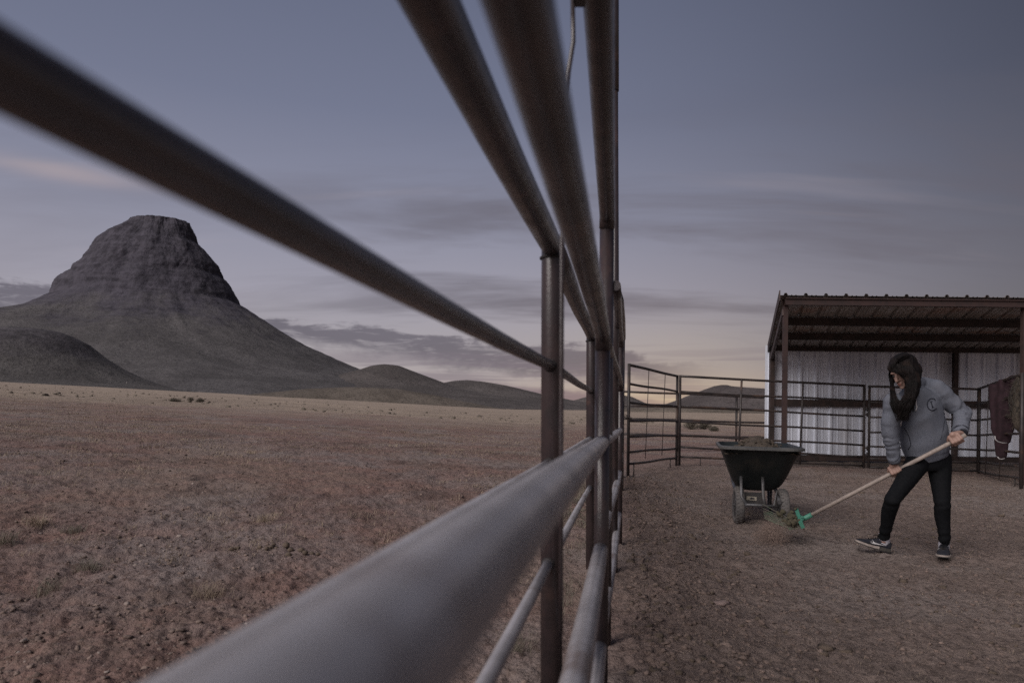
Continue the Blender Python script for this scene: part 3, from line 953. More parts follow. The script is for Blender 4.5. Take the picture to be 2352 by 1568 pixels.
# back fence beyond the corral
fb = thing("pipe_fence", (2.8, 17, ground_z(2.8, 17)), "distant four-rail pipe fence seen through the corral panels", "fence")
for zl, zr_ in ((500, 590), (678, 745), (845, 905), (1040, 1095)):
    p0, p1 = P(*z5(120, zl), 17), P(*z5(2300, zr_), 17.6)
    pipe(fb, "rail", sag(p0, p1, .012, 10, zl), .026, M['pipe_far'], 10)
for zx in (60, 815, 1560, 2250):
    p = P(*z5(zx, 505 + (zx - 120) * .041), 17.08 + .6 * (zx - 120) / 2180)
    pipe(fb, "post", [Vector((p.x, p.y, ground_z(p.x, p.y) - .1)), p + Vector((0, 0, .03))], .030, M['pipe_far'], 10)


# ------------------------------------------------------------------ shed
def ribbed(mb, origin, along, up, width, length, ribs=3, pitch=.305, off=0.0, depth=.046, minor=.009, thick=.0015, nrm=None):
    """one profiled sheet: ribs run along 'up'"""
    o = Vector(origin); a = Vector(along).normalized(); u = Vector(up)
    n_ = Vector(nrm).normalized() if nrm else a.cross(u.normalized())
    xs, ds = [], []
    for k in range(ribs):
        x0 = k * pitch + off
        for dx_, d in ((0, 0), (.06, 0), (.078, depth), (.112, depth), (.130, 0), (.172, 0), (.178, minor), (.190, minor), (.196, 0), (.236, 0), (.242, minor), (.254, minor), (.260, 0)):
            xs.append(x0 + dx_); ds.append(d)
    xs.append(ribs * pitch + off + .058); ds.append(.0022)
    i0 = len(mb.v)
    for x, d in zip(xs, ds):
        p = o + a * x + n_ * d
        mb.v.append(tuple(p)); mb.v.append(tuple(p + u * length))
    for x, d in zip(xs, ds):
        p = o + a * x + n_ * (d - thick)
        mb.v.append(tuple(p)); mb.v.append(tuple(p + u * length))
    N = len(xs)
    for i in range(N - 1):
        mb.face((i0 + 2 * i, i0 + 2 * i + 2, i0 + 2 * i + 3, i0 + 2 * i + 1))
        j = i0 + 2 * N
        mb.face((j + 2 * i, j + 2 * i + 1, j + 2 * i + 3, j + 2 * i + 2))
        mb.face((i0 + 2 * i, j + 2 * i, j + 2 * i + 2, i0 + 2 * i + 2))
        mb.face((i0 + 2 * i + 1, i0 + 2 * i + 3, j + 2 * i + 3, j + 2 * i + 1))


YF, YW = 10.4, 13.7
FLt = P(1798, 683, YF)                     # front left roof corner (underside)
BLt = P(*z1(533, 497), YW)                 # back left roof corner
WLb = P(*z1(487, 1290), YW)
shed = thing("shed", (FLt.x, YF, ground_z(FLt.x, YF)), "open-fronted metal shed with galvanised back wall and ribbed lean-to roof", "shed")
roof_len = (BLt - FLt).length
rdir = (BLt - FLt).normalized()
NSH = 7
for k in range(NSH):
    mb = MB()
    o = FLt + Vector((1, 0, 0)) * (.915 * k) + Vector((-.055, 0, .012)) - rdir * .08
    nn = Vector((1, 0, 0)).cross(rdir).normalized()
    ribbed(mb, o, (1, 0, 0), rdir, .915, roof_len + .22, 3, .305, 0, .036, nrm=nn)
    mb.build("roof_panel", M['roof'], shed)
SHW = .915 * NSH
# back wall sheets
wall_top = P(*z1(520, 478), YW).z
for k in range(NSH + 1):
    mb = MB()
    o = Vector((WLb.x + .915 * k, YW, WLb.z))
    ribbed(mb, o, (1, 0, 0), (0, 0, 1), .915, (wall_top - WLb.z) if k == 0 else (wall_top - WLb.z - .01), 3, .305, 0, nrm=(0, -1, 0))
    mb.build("wall_panel", M['galv'], shed)
# purlins under the roof
for t, w_, h_ in ((.0, .055, .115), (.33, .06, .13), (.63, .06, .13), (.955, .06, .085)):
    p = FLt + rdir * (roof_len * t)
    mb = MB()
    c0 = p + Vector((.03, 0, -h_ / 2 - .004)); c1 = p + Vector((SHW, 0, -h_ / 2 - .004))
    mb.bar(c0, c1, w_, h_)
    if t == 0:
        mb.bar(c0 + Vector((0, -.040, -h_ / 2 + .01)), c1 + Vector((0, -.040, -h_ / 2 + .01)), .028, .018)
        mb.bar(c0 + Vector((0, -.040, h_ / 2 - .012)), c1 + Vector((0, -.040, h_ / 2 - .012)), .028, .018)
    mb.build("purlin", M['red_iron'] if t == 0 else M['purlin'], shed)
# rafters
for x in (0.02, 6.3):
    mb = MB()
    mb.bar(FLt + Vector((x, 0, -.21)) + rdir * .05, FLt + Vector((x, 0, -.21)) + rdir * (roof_len - .12), .05, .10)
    mb.build("rafter", M['purlin'] if x > .1 else M['red_iron'], shed)
# rake trim on the open end
mb = MB()
mb.bar(FLt + Vector((-.052, 0, .0)) - rdir * .1, FLt + Vector((-.052, 0, .0)) + rdir * (roof_len + .1), .016, .16)
mb.build("rake_trim", M['red_iron'], shed)
# posts
for x2352, y2352 in ((1804, 700), (2351.5, 700)):
    p = P(x2352, y2352, YF + .06)
    mb = MB()
    mb.bar(Vector((p.x, p.y, ground_z(p.x, p.y) - .1)), Vector((p.x, p.y, FLt.z - .02)), (.062 if x2352 < 2000 else .055), .062, up=(0, 1, 0))
    mb.build("post", M['red_iron'], shed)
for zx in (541, 1857):
    p = P(*z1(zx, 800), YW - .085)
    mb = MB()
    mb.bar(Vector((p.x, p.y, ground_z(p.x, p.y) - .1)), Vector((p.x, p.y, BLt.z - .06)), .085, .085, up=(0, 1, 0))
    mb.build("post", M['purlin'], shed)
# girt and sill
gz_ = P(*z1(900, 893), YW - .06).z
for z_, h_ in ((gz_, .14), (WLb.z + .03, .11)):
    mb = MB()
    x0 = P(*z1(545, 893), YW).x
    mb.bar(Vector((x0, YW - .072, z_)), Vector((x0 + SHW - .2, YW - .072, z_)), .055, h_)
    mb.build("girt", M['purlin'], shed)
# soil bank along the wall foot
mb = MB()
nx_, ny_ = 120, 14
for j in range(ny_):
    for i in range(nx_):
        x = WLb.x - .3 + i * 7.5 / (nx_ - 1); y = 13.05 + j * .75 / (ny_ - 1)
        gg = ground_z(x, y)
        t = j / (ny_ - 1)
        topz = WLb.z - .03
        mb.v.append((x, y, gg - .03 + (topz - gg + .03) * (t ** .8) * min(1, max(0, (x - WLb.x + .3) / .5)) + float(fbm(np.float64(x * 5), np.float64(y * 5), 3, 7)) * .06))
for j in range(ny_ - 1):
    for i in range(nx_ - 1):
        mb.face((j * nx_ + i, j * nx_ + i + 1, (j + 1) * nx_ + i + 1, (j + 1) * nx_ + i), True)
tag(mb.build("soil_bank", material('bank_soil', (.13, .10, .085), (.09, .07, .06), 6, .95, 0, .8, 40, bdist=.02)), kind='structure')


# ------------------------------------------------------------------ remesh helper
def remesh(mb, name, voxel, smooth_it=4, smooth_f=.5):
    me = mb.mesh(name + "_raw")
    ob = bpy.data.objects.new(name + "_raw", me)
    COL.objects.link(ob)
    r = ob.modifiers.new("r", 'REMESH'); r.mode = 'VOXEL'; r.voxel_size = voxel
    if smooth_it:
        s = ob.modifiers.new("s", 'SMOOTH'); s.iterations = smooth_it; s.factor = smooth_f
    dg = bpy.context.evaluated_depsgraph_get()
    out = bpy.data.meshes.new_from_object(ob.evaluated_get(dg))
    out.name = name
    bpy.data.objects.remove(ob)
    bpy.data.meshes.remove(me)
    return out


def co_of(me):
    a = np.empty(len(me.vertices) * 3); me.vertices.foreach_get("co", a)
    n = np.empty(len(me.vertices) * 3); me.vertices.foreach_get("normal", n)
    return a.reshape(-1, 3), n.reshape(-1, 3)


def place(me, name, mat_, parent):
    """mesh in world coordinates -> child of parent"""
    co, _ = co_of(me)
    o = np.array(parent_origin(parent))
    me.vertices.foreach_set("co", (co - o).ravel())
    me.polygons.foreach_set("use_smooth", [True] * len(me.polygons))
    me.update()
    return new_mesh_obj(name, me, mat_, parent)


# ------------------------------------------------------------------ person
def K(zx, zy, Y):
    return P((2050 + zx / 2.8) * .9408, (840 + zy / 2.8) * .9408, Y)


PY = 5.50
foot_g = ground_z(3.4, 5.45)
person = thing("person", (K(600, 800, PY).x, PY, foot_g), "person in grey hoodie and black leggings bending over a manure fork", "person")

# handle line first: both hands close on it
H0 = K(845, 628, 5.20)
H2 = P(1848, 1190, 5.86)
hd = (H2 - H0).normalized()


def on_handle(zx):
    """handle point seen at this column"""
    best = min(np.linspace(0, 1, 400), key=lambda t: abs((PX0 + F_PX * H0.lerp(H2, t).x / H0.lerp(H2, t).y) - (2050 + zx / 2.8) * .9408))
    return H0.lerp(H2, float(best))


HR = on_handle(800)      # hand near the handle's end
HL = on_handle(392)      # lower hand
HRAD = .0165

# head frame
hf = Vector((-.80, -.42, -.46)).normalized()
hu = (Vector((-.10, 0.05, 1)) - hf * Vector((-.10, 0.05, 1)).dot(hf)).normalized()
hr = hf.cross(hu).normalized()
HC = K(436, 190, PY - .16)


def hp(f, u, r): return HC + hf * f + hu * u + hr * r


NB = K(500, 318, PY - .04)                      # base of the neck
SR_, SL_ = K(652, 305, PY - .02), K(372, 398, PY - .16)
ER_, EL_ = K(838, 468, PY - .05), K(346, 615, PY - .12)
WR_, WL_ = K(828, 606, 5.27), K(376, 806, 5.43)

bd = MB()
bd.ellipsoid(hp(-.012, .030, 0), .078, .095, .085, hr, hf, hu)
bd.ellipsoid(hp(.030, -.025, 0), .062, .066, .078, hr, hf, hu)
bd.ellipsoid(hp(.050, -.075, 0), .040, .042, .036, hr, hf, hu)
bd.ellipsoid(hp(.078, -.093, 0), .020, .018, .018, hr, hf, hu)
bd.capsule(hp(.092, .012, 0), .009, hp(.112, -.026, 0), .0135)
bd.ellipsoid(hp(.100, -.030, 0), .018, .014, .010, hr, hf, hu)
bd.capsule(hp(.094, -.056, -.014), .0085, hp(.094, -.056, .014), .0085)
bd.capsule(hp(.090, -.068, -.011), .0085, hp(.090, -.068, .011), .0085)
bd.capsule(hp(.080, .030, -.035), .012, hp(.080, .030, .035), .012)
for s in (-1, 1):
    bd.ellipsoid(hp(-.005, -.01, .076 * s), .012, .022, .032, hr, hf, hu)
bd.capsule(hp(-.03, -.05, 0), .052, NB, .056)
bd.capsule(NB, .06, NB + Vector((.03, .03, -.12)), .08)
TC = K(560, 480, PY)
bd.capsule(NB + Vector((.03, .03, -.1)), .08, TC, .10)
bd.capsule(TC, .10, K(605, 740, PY + .04), .095)
for a, b_, c in ((SR_, ER_, WR_), (SL_, EL_, WL_)):
    bd.capsule(NB + Vector((.02, .03, -.08)), .045, a, .045)
    bd.capsule(a, .045, b_, .038); bd.capsule(b_, .040, c, .026)
HPL, HPR = K(548, 790, PY), K(676, 780, PY + .02)
KNL, KNR = K(362, 1062, PY - .20), K(702, 1092, PY - .10)
ANL, ANR = K(302, 1318, PY + .00), K(718, 1352, PY - .06)
bd.capsule(K(605, 740, PY + .04), .095, (HPL + HPR) / 2, .095)
for a, b_, c in ((HPL, KNL, ANL), (HPR, KNR, ANR)):
    bd.capsule(a, .066, b_, .038); bd.capsule(b_, .038, b_.lerp(c, .3), .038); bd.capsule(b_.lerp(c, .3), .038, c, .024)
    bd.capsule(c, .024, c - Vector((0, 0, .03)), .024)


def hand(mb, centre, wrist, knuck_dir, palm_n, scale=1.0):
    """fist round the handle. knuck_dir: along the handle, from little finger to index; palm_n: from handle towards the back of the hand"""
    kd = knuck_dir.normalized(); pn = (palm_n - kd * palm_n.dot(kd)).normalized()
    side = kd.cross(pn)
    if side.dot(wrist - centre) > 0:
        side = -side                                        # fingers lead away from the wrist
    base = centre + pn * .030 - side * .012
    mb.capsule(wrist, .026 * scale, base - side * .028, .027 * scale)
    for i, t in enumerate((-.030, -.010, .010, .030)):
        b = base + kd * t - side * .020
        kn = base + kd * (t * 1.12) + side * (.026 + (.004 if i in (1, 2) else 0))
        mb.capsule(b, .014 * scale, kn, .0125 * scale)
        L_ = (.8, .95, 1.0, .92)[i]
        j1 = centre + kd * t * 1.1 + side * .034 - pn * .010 * L_
        j2 = centre + kd * t * 1.08 + side * .010 * L_ - pn * .030
        j3 = centre + kd * t * 1.05 - side * .014 - pn * .024
        mb.capsule(kn, .0108 * scale, j1, .0100 * scale)
        mb.capsule(j1, .0098 * scale, j2, .0092 * scale)
        mb.capsule(j2, .0090 * scale, j3, .0080 * scale)
    th0 = base - side * .026 + kd * .030
    th1 = centre + kd * .052 - side * .022 + pn * .006
    th2 = centre + kd * .058 + side * .006 - pn * .012
    th3 = centre + kd * .048 + side * .022 - pn * .018
    mb.capsule(th0, .014 * scale, th1, .0125 * scale)
    mb.capsule(th1, .0118 * scale, th2, .0108 * scale)
    mb.capsule(th2, .0105 * scale, th3, .0088 * scale)


hand(bd, HR, WR_, hd, Vector((.25, -.75, .5)), .88)
hand(bd, HL, WL_, hd, Vector((-.1, -.85, .45)), .88)
body_me = remesh(bd, "body", .0052, 3, .4)
place(body_me, "body", M['skin'], person)
for s in (-1, 1):
    e = MB(); e.ellipsoid(hp(.082, .005, .030 * s), .012, .008, .007, hr, hf, hu)
    e.build("eye", M['eye'], person)
lp = MB()
lp.capsule(hp(.1015, -.0565, -.013), .0032, hp(.1015, -.0565, .013), .0032)
lp.capsule(hp(.0970, -.0675, -.010), .0036, hp(.0970, -.0675, .010), .0036)
lp.build("lips", M['lips'], person)


# hoodie
def loft(mb, rings, n=22):
    """rings: centre, half width vector, half depth vector (superellipse-ish)"""
    o = len(mb.v)
    for c, a, b_ in rings:
        for k in range(n):
            t = 2 * math.pi * k / n
            ct, st_ = math.cos(t), math.sin(t)
            ct = math.copysign(abs(ct) ** .85, ct); st_ = math.copysign(abs(st_) ** .85, st_)
            mb.v.append(tuple(Vector(c) + Vector(a) * ct + Vector(b_) * st_))
    for i in range(len(rings) - 1):
        for k in range(n):
            k2 = (k + 1) % n
            mb.face((o + i * n + k, o + i * n + k2, o + (i + 1) * n + k2, o + (i + 1) * n + k), True)
    mb.face([o + k for k in range(n)][::-1]); e = o + (len(rings) - 1) * n
    mb.face([e + k for k in range(n)])


def ring(zx, zy, Y, hw, hd_, tilt=0.0, yaw=0.0):
    """tilt: right side raised"""
    a = Vector((math.cos(tilt) * math.cos(yaw), math.sin(yaw) * math.cos(tilt), math.sin(tilt))) * hw
    b_ = Vector((-math.sin(yaw), math.cos(yaw), .15)) * hd_
    return (K(zx, zy, Y), a, b_)


hd_m = MB()
loft(hd_m, [ring(508, 300, PY - .06, .070, .075, .25, .2), ring(512, 330, PY - .05, .120, .095, .30, .25), ring(530, 372, PY - .03, .175, .112, .28, .25), ring(542, 430, PY - .02, .186, .125, .22, .22),
            ring(552, 500, PY - .01, .184, .130, .18, .2), ring(566, 580, PY, .186, .134, .18, .18), ring(576, 650, PY + .01, .186, .138, .22, .15),
            ring(590, 705, PY + .02, .178, .136, .24, .12), ring(596, 742, PY + .02, .168, .130, .26, .12)])
# hood lying on the back and gathered neckline
hd_m.capsule(K(545, 262, PY + .00), .050, K(470, 330, PY - .12), .042)
hd_m.capsule(K(560, 280, PY + .05), .070, K(640, 290, PY + .05), .060)
for (a, b_, c), (r0, r1, r2) in (((SR_, ER_, WR_), (.078, .060, .046)), ((SL_, EL_, WL_), (.076, .060, .043))):
    hd_m.capsule(a, r0, a.lerp(b_, .5), (r0 + r1) / 2 + .004)
    hd_m.capsule(a.lerp(b_, .5), (r0 + r1) / 2 + .004, b_, r1)
    cc = b_.lerp(c, .80)
    hd_m.capsule(b_, r1, cc, r2 + .006)
    hd_m.capsule(cc, r2 + .006, b_.lerp(c, .90), r2)
hood_me = remesh(hd_m, "hoodie", .0085, 5, .5)
co, nr = co_of(hood_me)
# folds: along the sleeves and across the body
disp = np.zeros(len(co))


def seg_d(p, a, b_):
    a = np.array(a); b_ = np.array(b_)
    ab = b_ - a
    t = np.clip(((p - a) @ ab) / (ab @ ab), -.2, 1.2)
    return np.linalg.norm(p - (a + t[:, None] * ab), axis=1), t


for a, b_, rr_, fr_q, amp in ((ER_, WR_, .085, 34, .0085), (EL_, WL_, .085, 26, .0055), (SR_, ER_, .10, 12, .004), (SL_, EL_, .10, 12, .004)):
    d_, t_ = seg_d(co, a, b_)
    msk = np.clip((rr_ - d_) / .03, 0, 1) * np.clip((t_ + .1) / .25, 0, 1)
    ph = fbm(co[:, 0] * 8 + co[:, 1] * 5, co[:, 2] * 8, 3, 5) * 16 + co[:, 0] * 22 + co[:, 1] * 9
    disp += msk * amp * np.sin(t_ * fr_q + ph) * (0.4 + 1.0 * t_) * np.clip(.75 + 2.2 * fbm(co[:, 0] * 11, co[:, 2] * 13, 2, 25), 0, 1.3)
disp += .010 * fbm(co[:, 0] * 9 + co[:, 2] * 3, co[:, 2] * 5 - co[:, 1] * 4, 4, 9)
diag = co[:, 0] * .75 - co[:, 2] * .66
disp += .006 * np.sin(diag * 34 + 4 * fbm(co[:, 0] * 5, co[:, 2] * 5, 2, 13)) * np.clip(fbm(co[:, 0] * 4, co[:, 2] * 4, 2, 15) * 3 + .4, 0, 1)
co2 = co + nr * disp[:, None]
hood_me.vertices.foreach_set("co", co2.ravel())
hood_me.update()
hood_bvh = BVHTree.FromPolygons([Vector(v) for v in co2.tolist()], [tuple(p.vertices) for p in hood_me.polygons])
hoodie = place(hood_me, "hoodie", M['hoodie'], person)
# ribbed waistband
wb = MB()
loft(wb, [ring(594, 730, PY + .02, .170, .132, .26, .12), ring(598, 752, PY + .02, .163, .127, .27, .12), ring(602, 775, PY + .02, .154, .122, .28, .12)], 30)
wbm = remesh(wb, "waistband", .008, 3)
place(wbm, "waistband", M['hoodie'], hoodie)
for a, b_, r_, mt in ((ER_, WR_, .046, M['cuff']), (EL_, WL_, .042, M['hoodie'])):
    cf = MB()
    for k in range(5):
        c0 = a.lerp(b_, .86 + .036 * k)
    cf.tube([a.lerp(b_, .84), a.lerp(b_, .90), a.lerp(b_, .97), a.lerp(b_, 1.03)], [r_ + .003, r_ + .004, r_, r_ - .006], 22)
    cf.build("cuff", mt, hoodie)


CAMP = Vector((0, 0, EYE))


def on_surface(bvh, pt, off=.003):
    d = (pt - CAMP).normalized()
    h = bvh.ray_cast(CAMP, d)
    if h[0] is None:
        return None
    return h[0] - d * off


def surf_line(mb, bvh, zpts, r, off=.003):
    ps = [on_surface(bvh, K(x, y, PY), off) for x, y in zpts]
    ps = [p for p in ps if p is not None]
    if len(ps) > 1:
        mb.tube(ps, r, 6)


em = MB()
cx_, cy_ = 628, 411
arc = [(cx_ + 34 * math.cos(a) + 4, cy_ - 40 * math.sin(a)) for a in np.linspace(math.radians(58), math.radians(300), 26)]
surf_line(em, hood_bvh, arc, .0042, .002)
surf_line(em, hood_bvh, [(arc[0][0] - 3, arc[0][1] - 5), (arc[0][0] + 3, arc[0][1] + 7)], .0035, .002)
surf_line(em, hood_bvh, [(arc[-1][0], arc[-1][1]), (660, 437)], .0035, .002)
surf_line(em, hood_bvh, [(625, 391), (630, 412), (636, 432)], .0042, .002)
surf_line(em, hood_bvh, [(619, 393), (632, 389)], .003, .002)
surf_line(em, hood_bvh, [(629, 434), (644, 430)], .003, .002)
surf_line(em, hood_bvh, [(622, 461), (645, 455), (668, 441)], .0016, .002)
em.build("emblem", M['emblem'], hoodie)
for sl in ([(526, 352), (523, 385), (523, 410), (528, 424), (525, 440), (519, 458)], [(470, 470), (456, 486), (440, 506), (424, 522), (419, 536), (419, 556)]):
    ds_ = MB()
    surf_line(ds_, hood_bvh, sl, .0036, .007)
    ds_.build("drawstring", M['cord'], hoodie)
for sl in ([(430, 560), (455, 590), (478, 640), (486, 690), (470, 720)], [(715, 470), (716, 520), (708, 580), (690, 650)]):
    pk = MB()
    surf_line(pk, hood_bvh, sl, .003, .001)
    pk.build("seam", M['emblem'], hoodie)

# leggings
lg = MB()
loft(lg, [ring(598, 720, PY + .03, .140, .112, .2, .1), ring(606, 770, PY + .03, .150, .122, .15, .1), ring(612, 815, PY + .02, .150, .120, .1, .1), ring(612, 850, PY + .01, .110, .10, .05, .1)])
for a, b_, c in ((HPL, KNL, ANL), (HPR, KNR, ANR)):
    up_ = a + Vector((0, 0, .0))
    m1 = a.lerp(b_, .35)
    lg.capsule(up_, .094, m1, .082); lg.capsule(m1, .082, a.lerp(b_, .75), .066)
    lg.capsule(a.lerp(b_, .75), .066, b_, .058)
    ca = b_.lerp(c, .32) + Vector((0, .012, 0))
    lg.capsule(b_, .058, ca, .057); lg.capsule(ca, .057, b_.lerp(c, .72), .044)
    lg.capsule(b_.lerp(c, .72), .046, b_.lerp(c, .97), .041)
leg_me = remesh(lg, "leggings", .008, 5, .5)
co, nr = co_of(leg_me)
d_ = .004 * fbm(co[:, 0] * 12, co[:, 2] * 10, 3, 4)
for a, b_ in ((KNL, ANL), (KNR, ANR)):
    ds2, t_ = seg_d(co, a, b_)
    d_ = d_ + np.clip((.085 - ds2) / .03, 0, 1) * .0035 * np.sin(t_ * 30 + co[:, 0] * 20) * (np.clip((t_ - .55) * 3, 0, 1) + np.exp(-(t_ / .12) ** 2))
leg_me.vertices.foreach_set("co", (co + nr * d_[:, None]).ravel())
leg_me.update()
place(leg_me, "leggings", M['legging'], person)


# shoes
def shoe(heel, toe_dir, up_dir, L=.265):
    """heel: back bottom corner; returns a part built in the foot frame"""
    f = Vector(toe_dir).normalized()
    u = (Vector(up_dir) - f * Vector(up_dir).dot(f)).normalized()
    s = f.cross(u)

    def q(a, b_, c): return heel + f * (a * L) + s * b_ + u * c
    prof = [(0.00, .026), (.06, .034), (.18, .036), (.35, .034), (.5, .037), (.66, .045), (.8, .046), (.9, .039), (.97, .025), (1.0, .010)]
    sh = MB()
    rings = []
    for a, hw in prof:
        h = np.interp(a, [0, .08, .22, .36, .5, .65, .8, .92, 1.0], [.078, .084, .086, .094, .078, .060, .050, .042, .030])
        b0 = np.interp(a, [0, .7, 1], [.022, .018, .026])
        rings.append((q(a, 0, (b0 + h) / 2), s * (hw), u * ((h - b0) / 2 + .003)))
    loft(sh, rings, 18)
    me_ = remesh(sh, "shoe", .0060, 3, .4)
    root = place(me_, "shoe", M['shoe'], person)
    so = MB()
    bot = [np.interp(a, [0, .15, .6, 1.0], [.004, .0, .0, .014]) for a, _ in prof]
    n_ = len(prof)
    for lay, (z0, z1_, ex, mt, nm) in enumerate(((.0, .010, .004, M['sole_dark'], 'outsole'), (.010, .030, .0055, M['sole'], 'midsole'))):
        so = MB()
        idx = []
        for k, (a, hw) in enumerate(prof):
            a2 = a * 1.02 - .012
            thick_ = np.interp(a, [0, .3, 1], [1.0, 1.0, .62])
            row_ = []
            for sd in (-1, 1):
                for zc in (z0, z1_):
                    row_.append(len(so.v)); so.v.append(tuple(q(a2, sd * (hw + ex), bot[k] + zc * thick_)))
            idx.append(row_)
        for k in range(n_ - 1):
            A_, B_ = idx[k], idx[k + 1]
            so.face((A_[0], B_[0], B_[1], A_[1])); so.face((A_[2], A_[3], B_[3], B_[2]))
            so.face((A_[0], A_[2], B_[2], B_[0])); so.face((A_[1], B_[1], B_[3], A_[3]))
        so.face((idx[0][0], idx[0][1], idx[0][3], idx[0][2])); so.face((idx[-1][0], idx[-1][2], idx[-1][3], idx[-1][1]))
        so.build(nm, mt, root)
    # dark heel clip
    for sd in (-1, 1):
        hc_ = MB()
        hc_.bar(q(.02, sd * .0415, .020), q(.34, sd * .0415, .018), .004, .026, up=u)
        hc_.build("heel_clip", M['sole_dark'], root)
    lc = MB()
    for k in range(5):
        a = .40 + .06 * k
        zc = float(np.interp(a, [.36, .5, .65, .8], [.094, .078, .060, .050])) + .004
        lc.tube([q(a, -.022, zc - .006), q(a + .02, 0, zc + .004), q(a, .022, zc - .006)], .0026, 6)
    lc.tube([q(.40, 0, .100), q(.47, .012, .112), q(.53, .02, .098)], .0024, 6)
    lc.tube([q(.40, 0, .100), q(.46, -.014, .115), q(.55, -.02, .112)], .0024, 6)
    lc.build("laces", M['legging'], root)
    return root, q, me_, s


footL_dir = Vector((-.92, .22, .235))
heelL = K(338, 1428, PY + .01)
heelL.z = ground_z(heelL.x, heelL.y) + .006
shL, qL, meL, sL = shoe(heelL, footL_dir, (.2, 0, 1))
footR_dir = Vector((-.56, -.83, 0))
toeR = K(706, 1466, PY - .20)
heelR = toeR - footR_dir.normalized() * .255
heelR.z = ground_z(heelR.x, heelR.y) + .010
shR, qR, meR, sR = shoe(heelR, footR_dir, (0, 0, 1))
for (qq, an, r_) in ((qL, ANL, .041), (qR, ANR, .040)):
    sk = MB()
    top_ = an + (qq(.20, 0, .085) - an) * .10
    sk.tube([qq(.24, 0, .055), qq(.21, 0, .088), an.lerp(qq(.21, 0, .088), .3), an + Vector((0, 0, .03))], [r_ + .001, r_, r_ - .001, r_ - .003], 20)
    sk.build("sock", M['sock'], person)
# white side marks, laid on the outer side of each shoe
sw_top = [(.62, .048), (.60, .060), (.575, .068), (.56, .066), (.55, .058), (.50, .0525), (.42, .0505), (.30, .050), (.17, .052)]
sw_bot = [(.62, .048), (.61, .044), (.59, .0405), (.56, .039), (.53, .0385), (.47, .040), (.40, .042), (.30, .0455), (.17, .0505)]
for qq, me_, sgn, root in ((qL, meL, 1, shL), (qR, meR, -1, shR)):
    o_ = parent_origin(root)
    bv = BVHTree.FromPolygons([v.co + o_ for v in me_.vertices], [tuple(p.vertices) for p in me_.polygons])
    best = None
    for sg in (1, -1):
        pt = qq(.4, .2 * sg, .05)
        d0 = (pt - CAMP).length
        if best is None or d0 < best[0]:
            best = (d0, sg)
    sg = best[1] if sgn > 0 else 1
    mk = MB()
    T, Bt = [], []
    for (a1, c1), (a2, c2) in zip(sw_top, sw_bot):
        for (a_, c_), lst in (((a1, c1), T), ((a2, c2), Bt)):
            src = qq(a_, .2 * sg, c_); dst = qq(a_, 0, c_)
            h = bv.ray_cast(src, (dst - src).normalized())
            lst.append((h[0] if h[0] else dst) + (src - dst).normalized() * .0025)
    n_ = len(T)
    mk.v = [tuple(p) for p in T + Bt]
    for k in range(n_ - 1):
        mk.face((k, k + 1, n_ + k + 1, n_ + k))
    mk.build("side_mark", M['swoosh'], root)


# hair: scalp mass, heavy falls, and loose strands
ha = MB()
ha.ellipsoid(hp(-.022, .045, 0), .098, .112, .098, hr, hf, hu, 20, 14)
ha.ellipsoid(hp(.035, .060, 0), .080, .060, .052, hr, hf, hu)


def fall(pts, rs, flat=1.0):
    for i in range(len(pts) - 1):
        ha.capsule(pts[i], rs[i], pts[i + 1], rs[i + 1])


fall([K(385, 190, PY - .12), K(366, 260, PY - .09), K(366, 330, PY - .17), K(392, 400, PY - .235), K(418, 470, PY - .235), K(430, 515, PY - .235)], [.022, .008, .010, .018, .022, .010])
fall([K(482, 180, PY - .20), K(502, 262, PY - .235), K(480, 350, PY - .26), K(445, 425, PY - .26), K(430, 490, PY - .25)], [.058, .048, .042, .044, .020])
fall([K(392, 150, PY - .25), K(420, 190, PY - .262), K(456, 235, PY - .262), K(472, 290, PY - .262)], [.026, .018, .018, .020])
fall([K(500, 180, PY - .12), K(502, 260, PY - .17), K(492, 330, PY - .21), K(475, 410, PY - .235), K(455, 480, PY - .235)], [.066, .050, .046, .036, .014])
fall([K(505, 170, PY - .06), K(522, 235, PY - .06), K(530, 290, PY - .08), K(520, 345, PY - .16)], [.056, .034, .026, .012])
hair_me = remesh(ha, "hair_mass", .008, 4, .5)
hco, hnr = co_of(hair_me)
streak = np.sin((hco[:, 0] * 1.0 + hco[:, 1] * .6) * 260 + 6 * fbm(hco[:, 0] * 12, hco[:, 2] * 5, 3, 5)) * .0028 + .010 * fbm(hco[:, 0] * 30, hco[:, 2] * 5, 3, 8)
hair_me.vertices.foreach_set("co", (hco + hnr * streak[:, None]).ravel())
hair_me.update()
hair = place(hair_me, "hair", M['hair'], person)
sm_ = MB()
rs_ = random.Random(3)
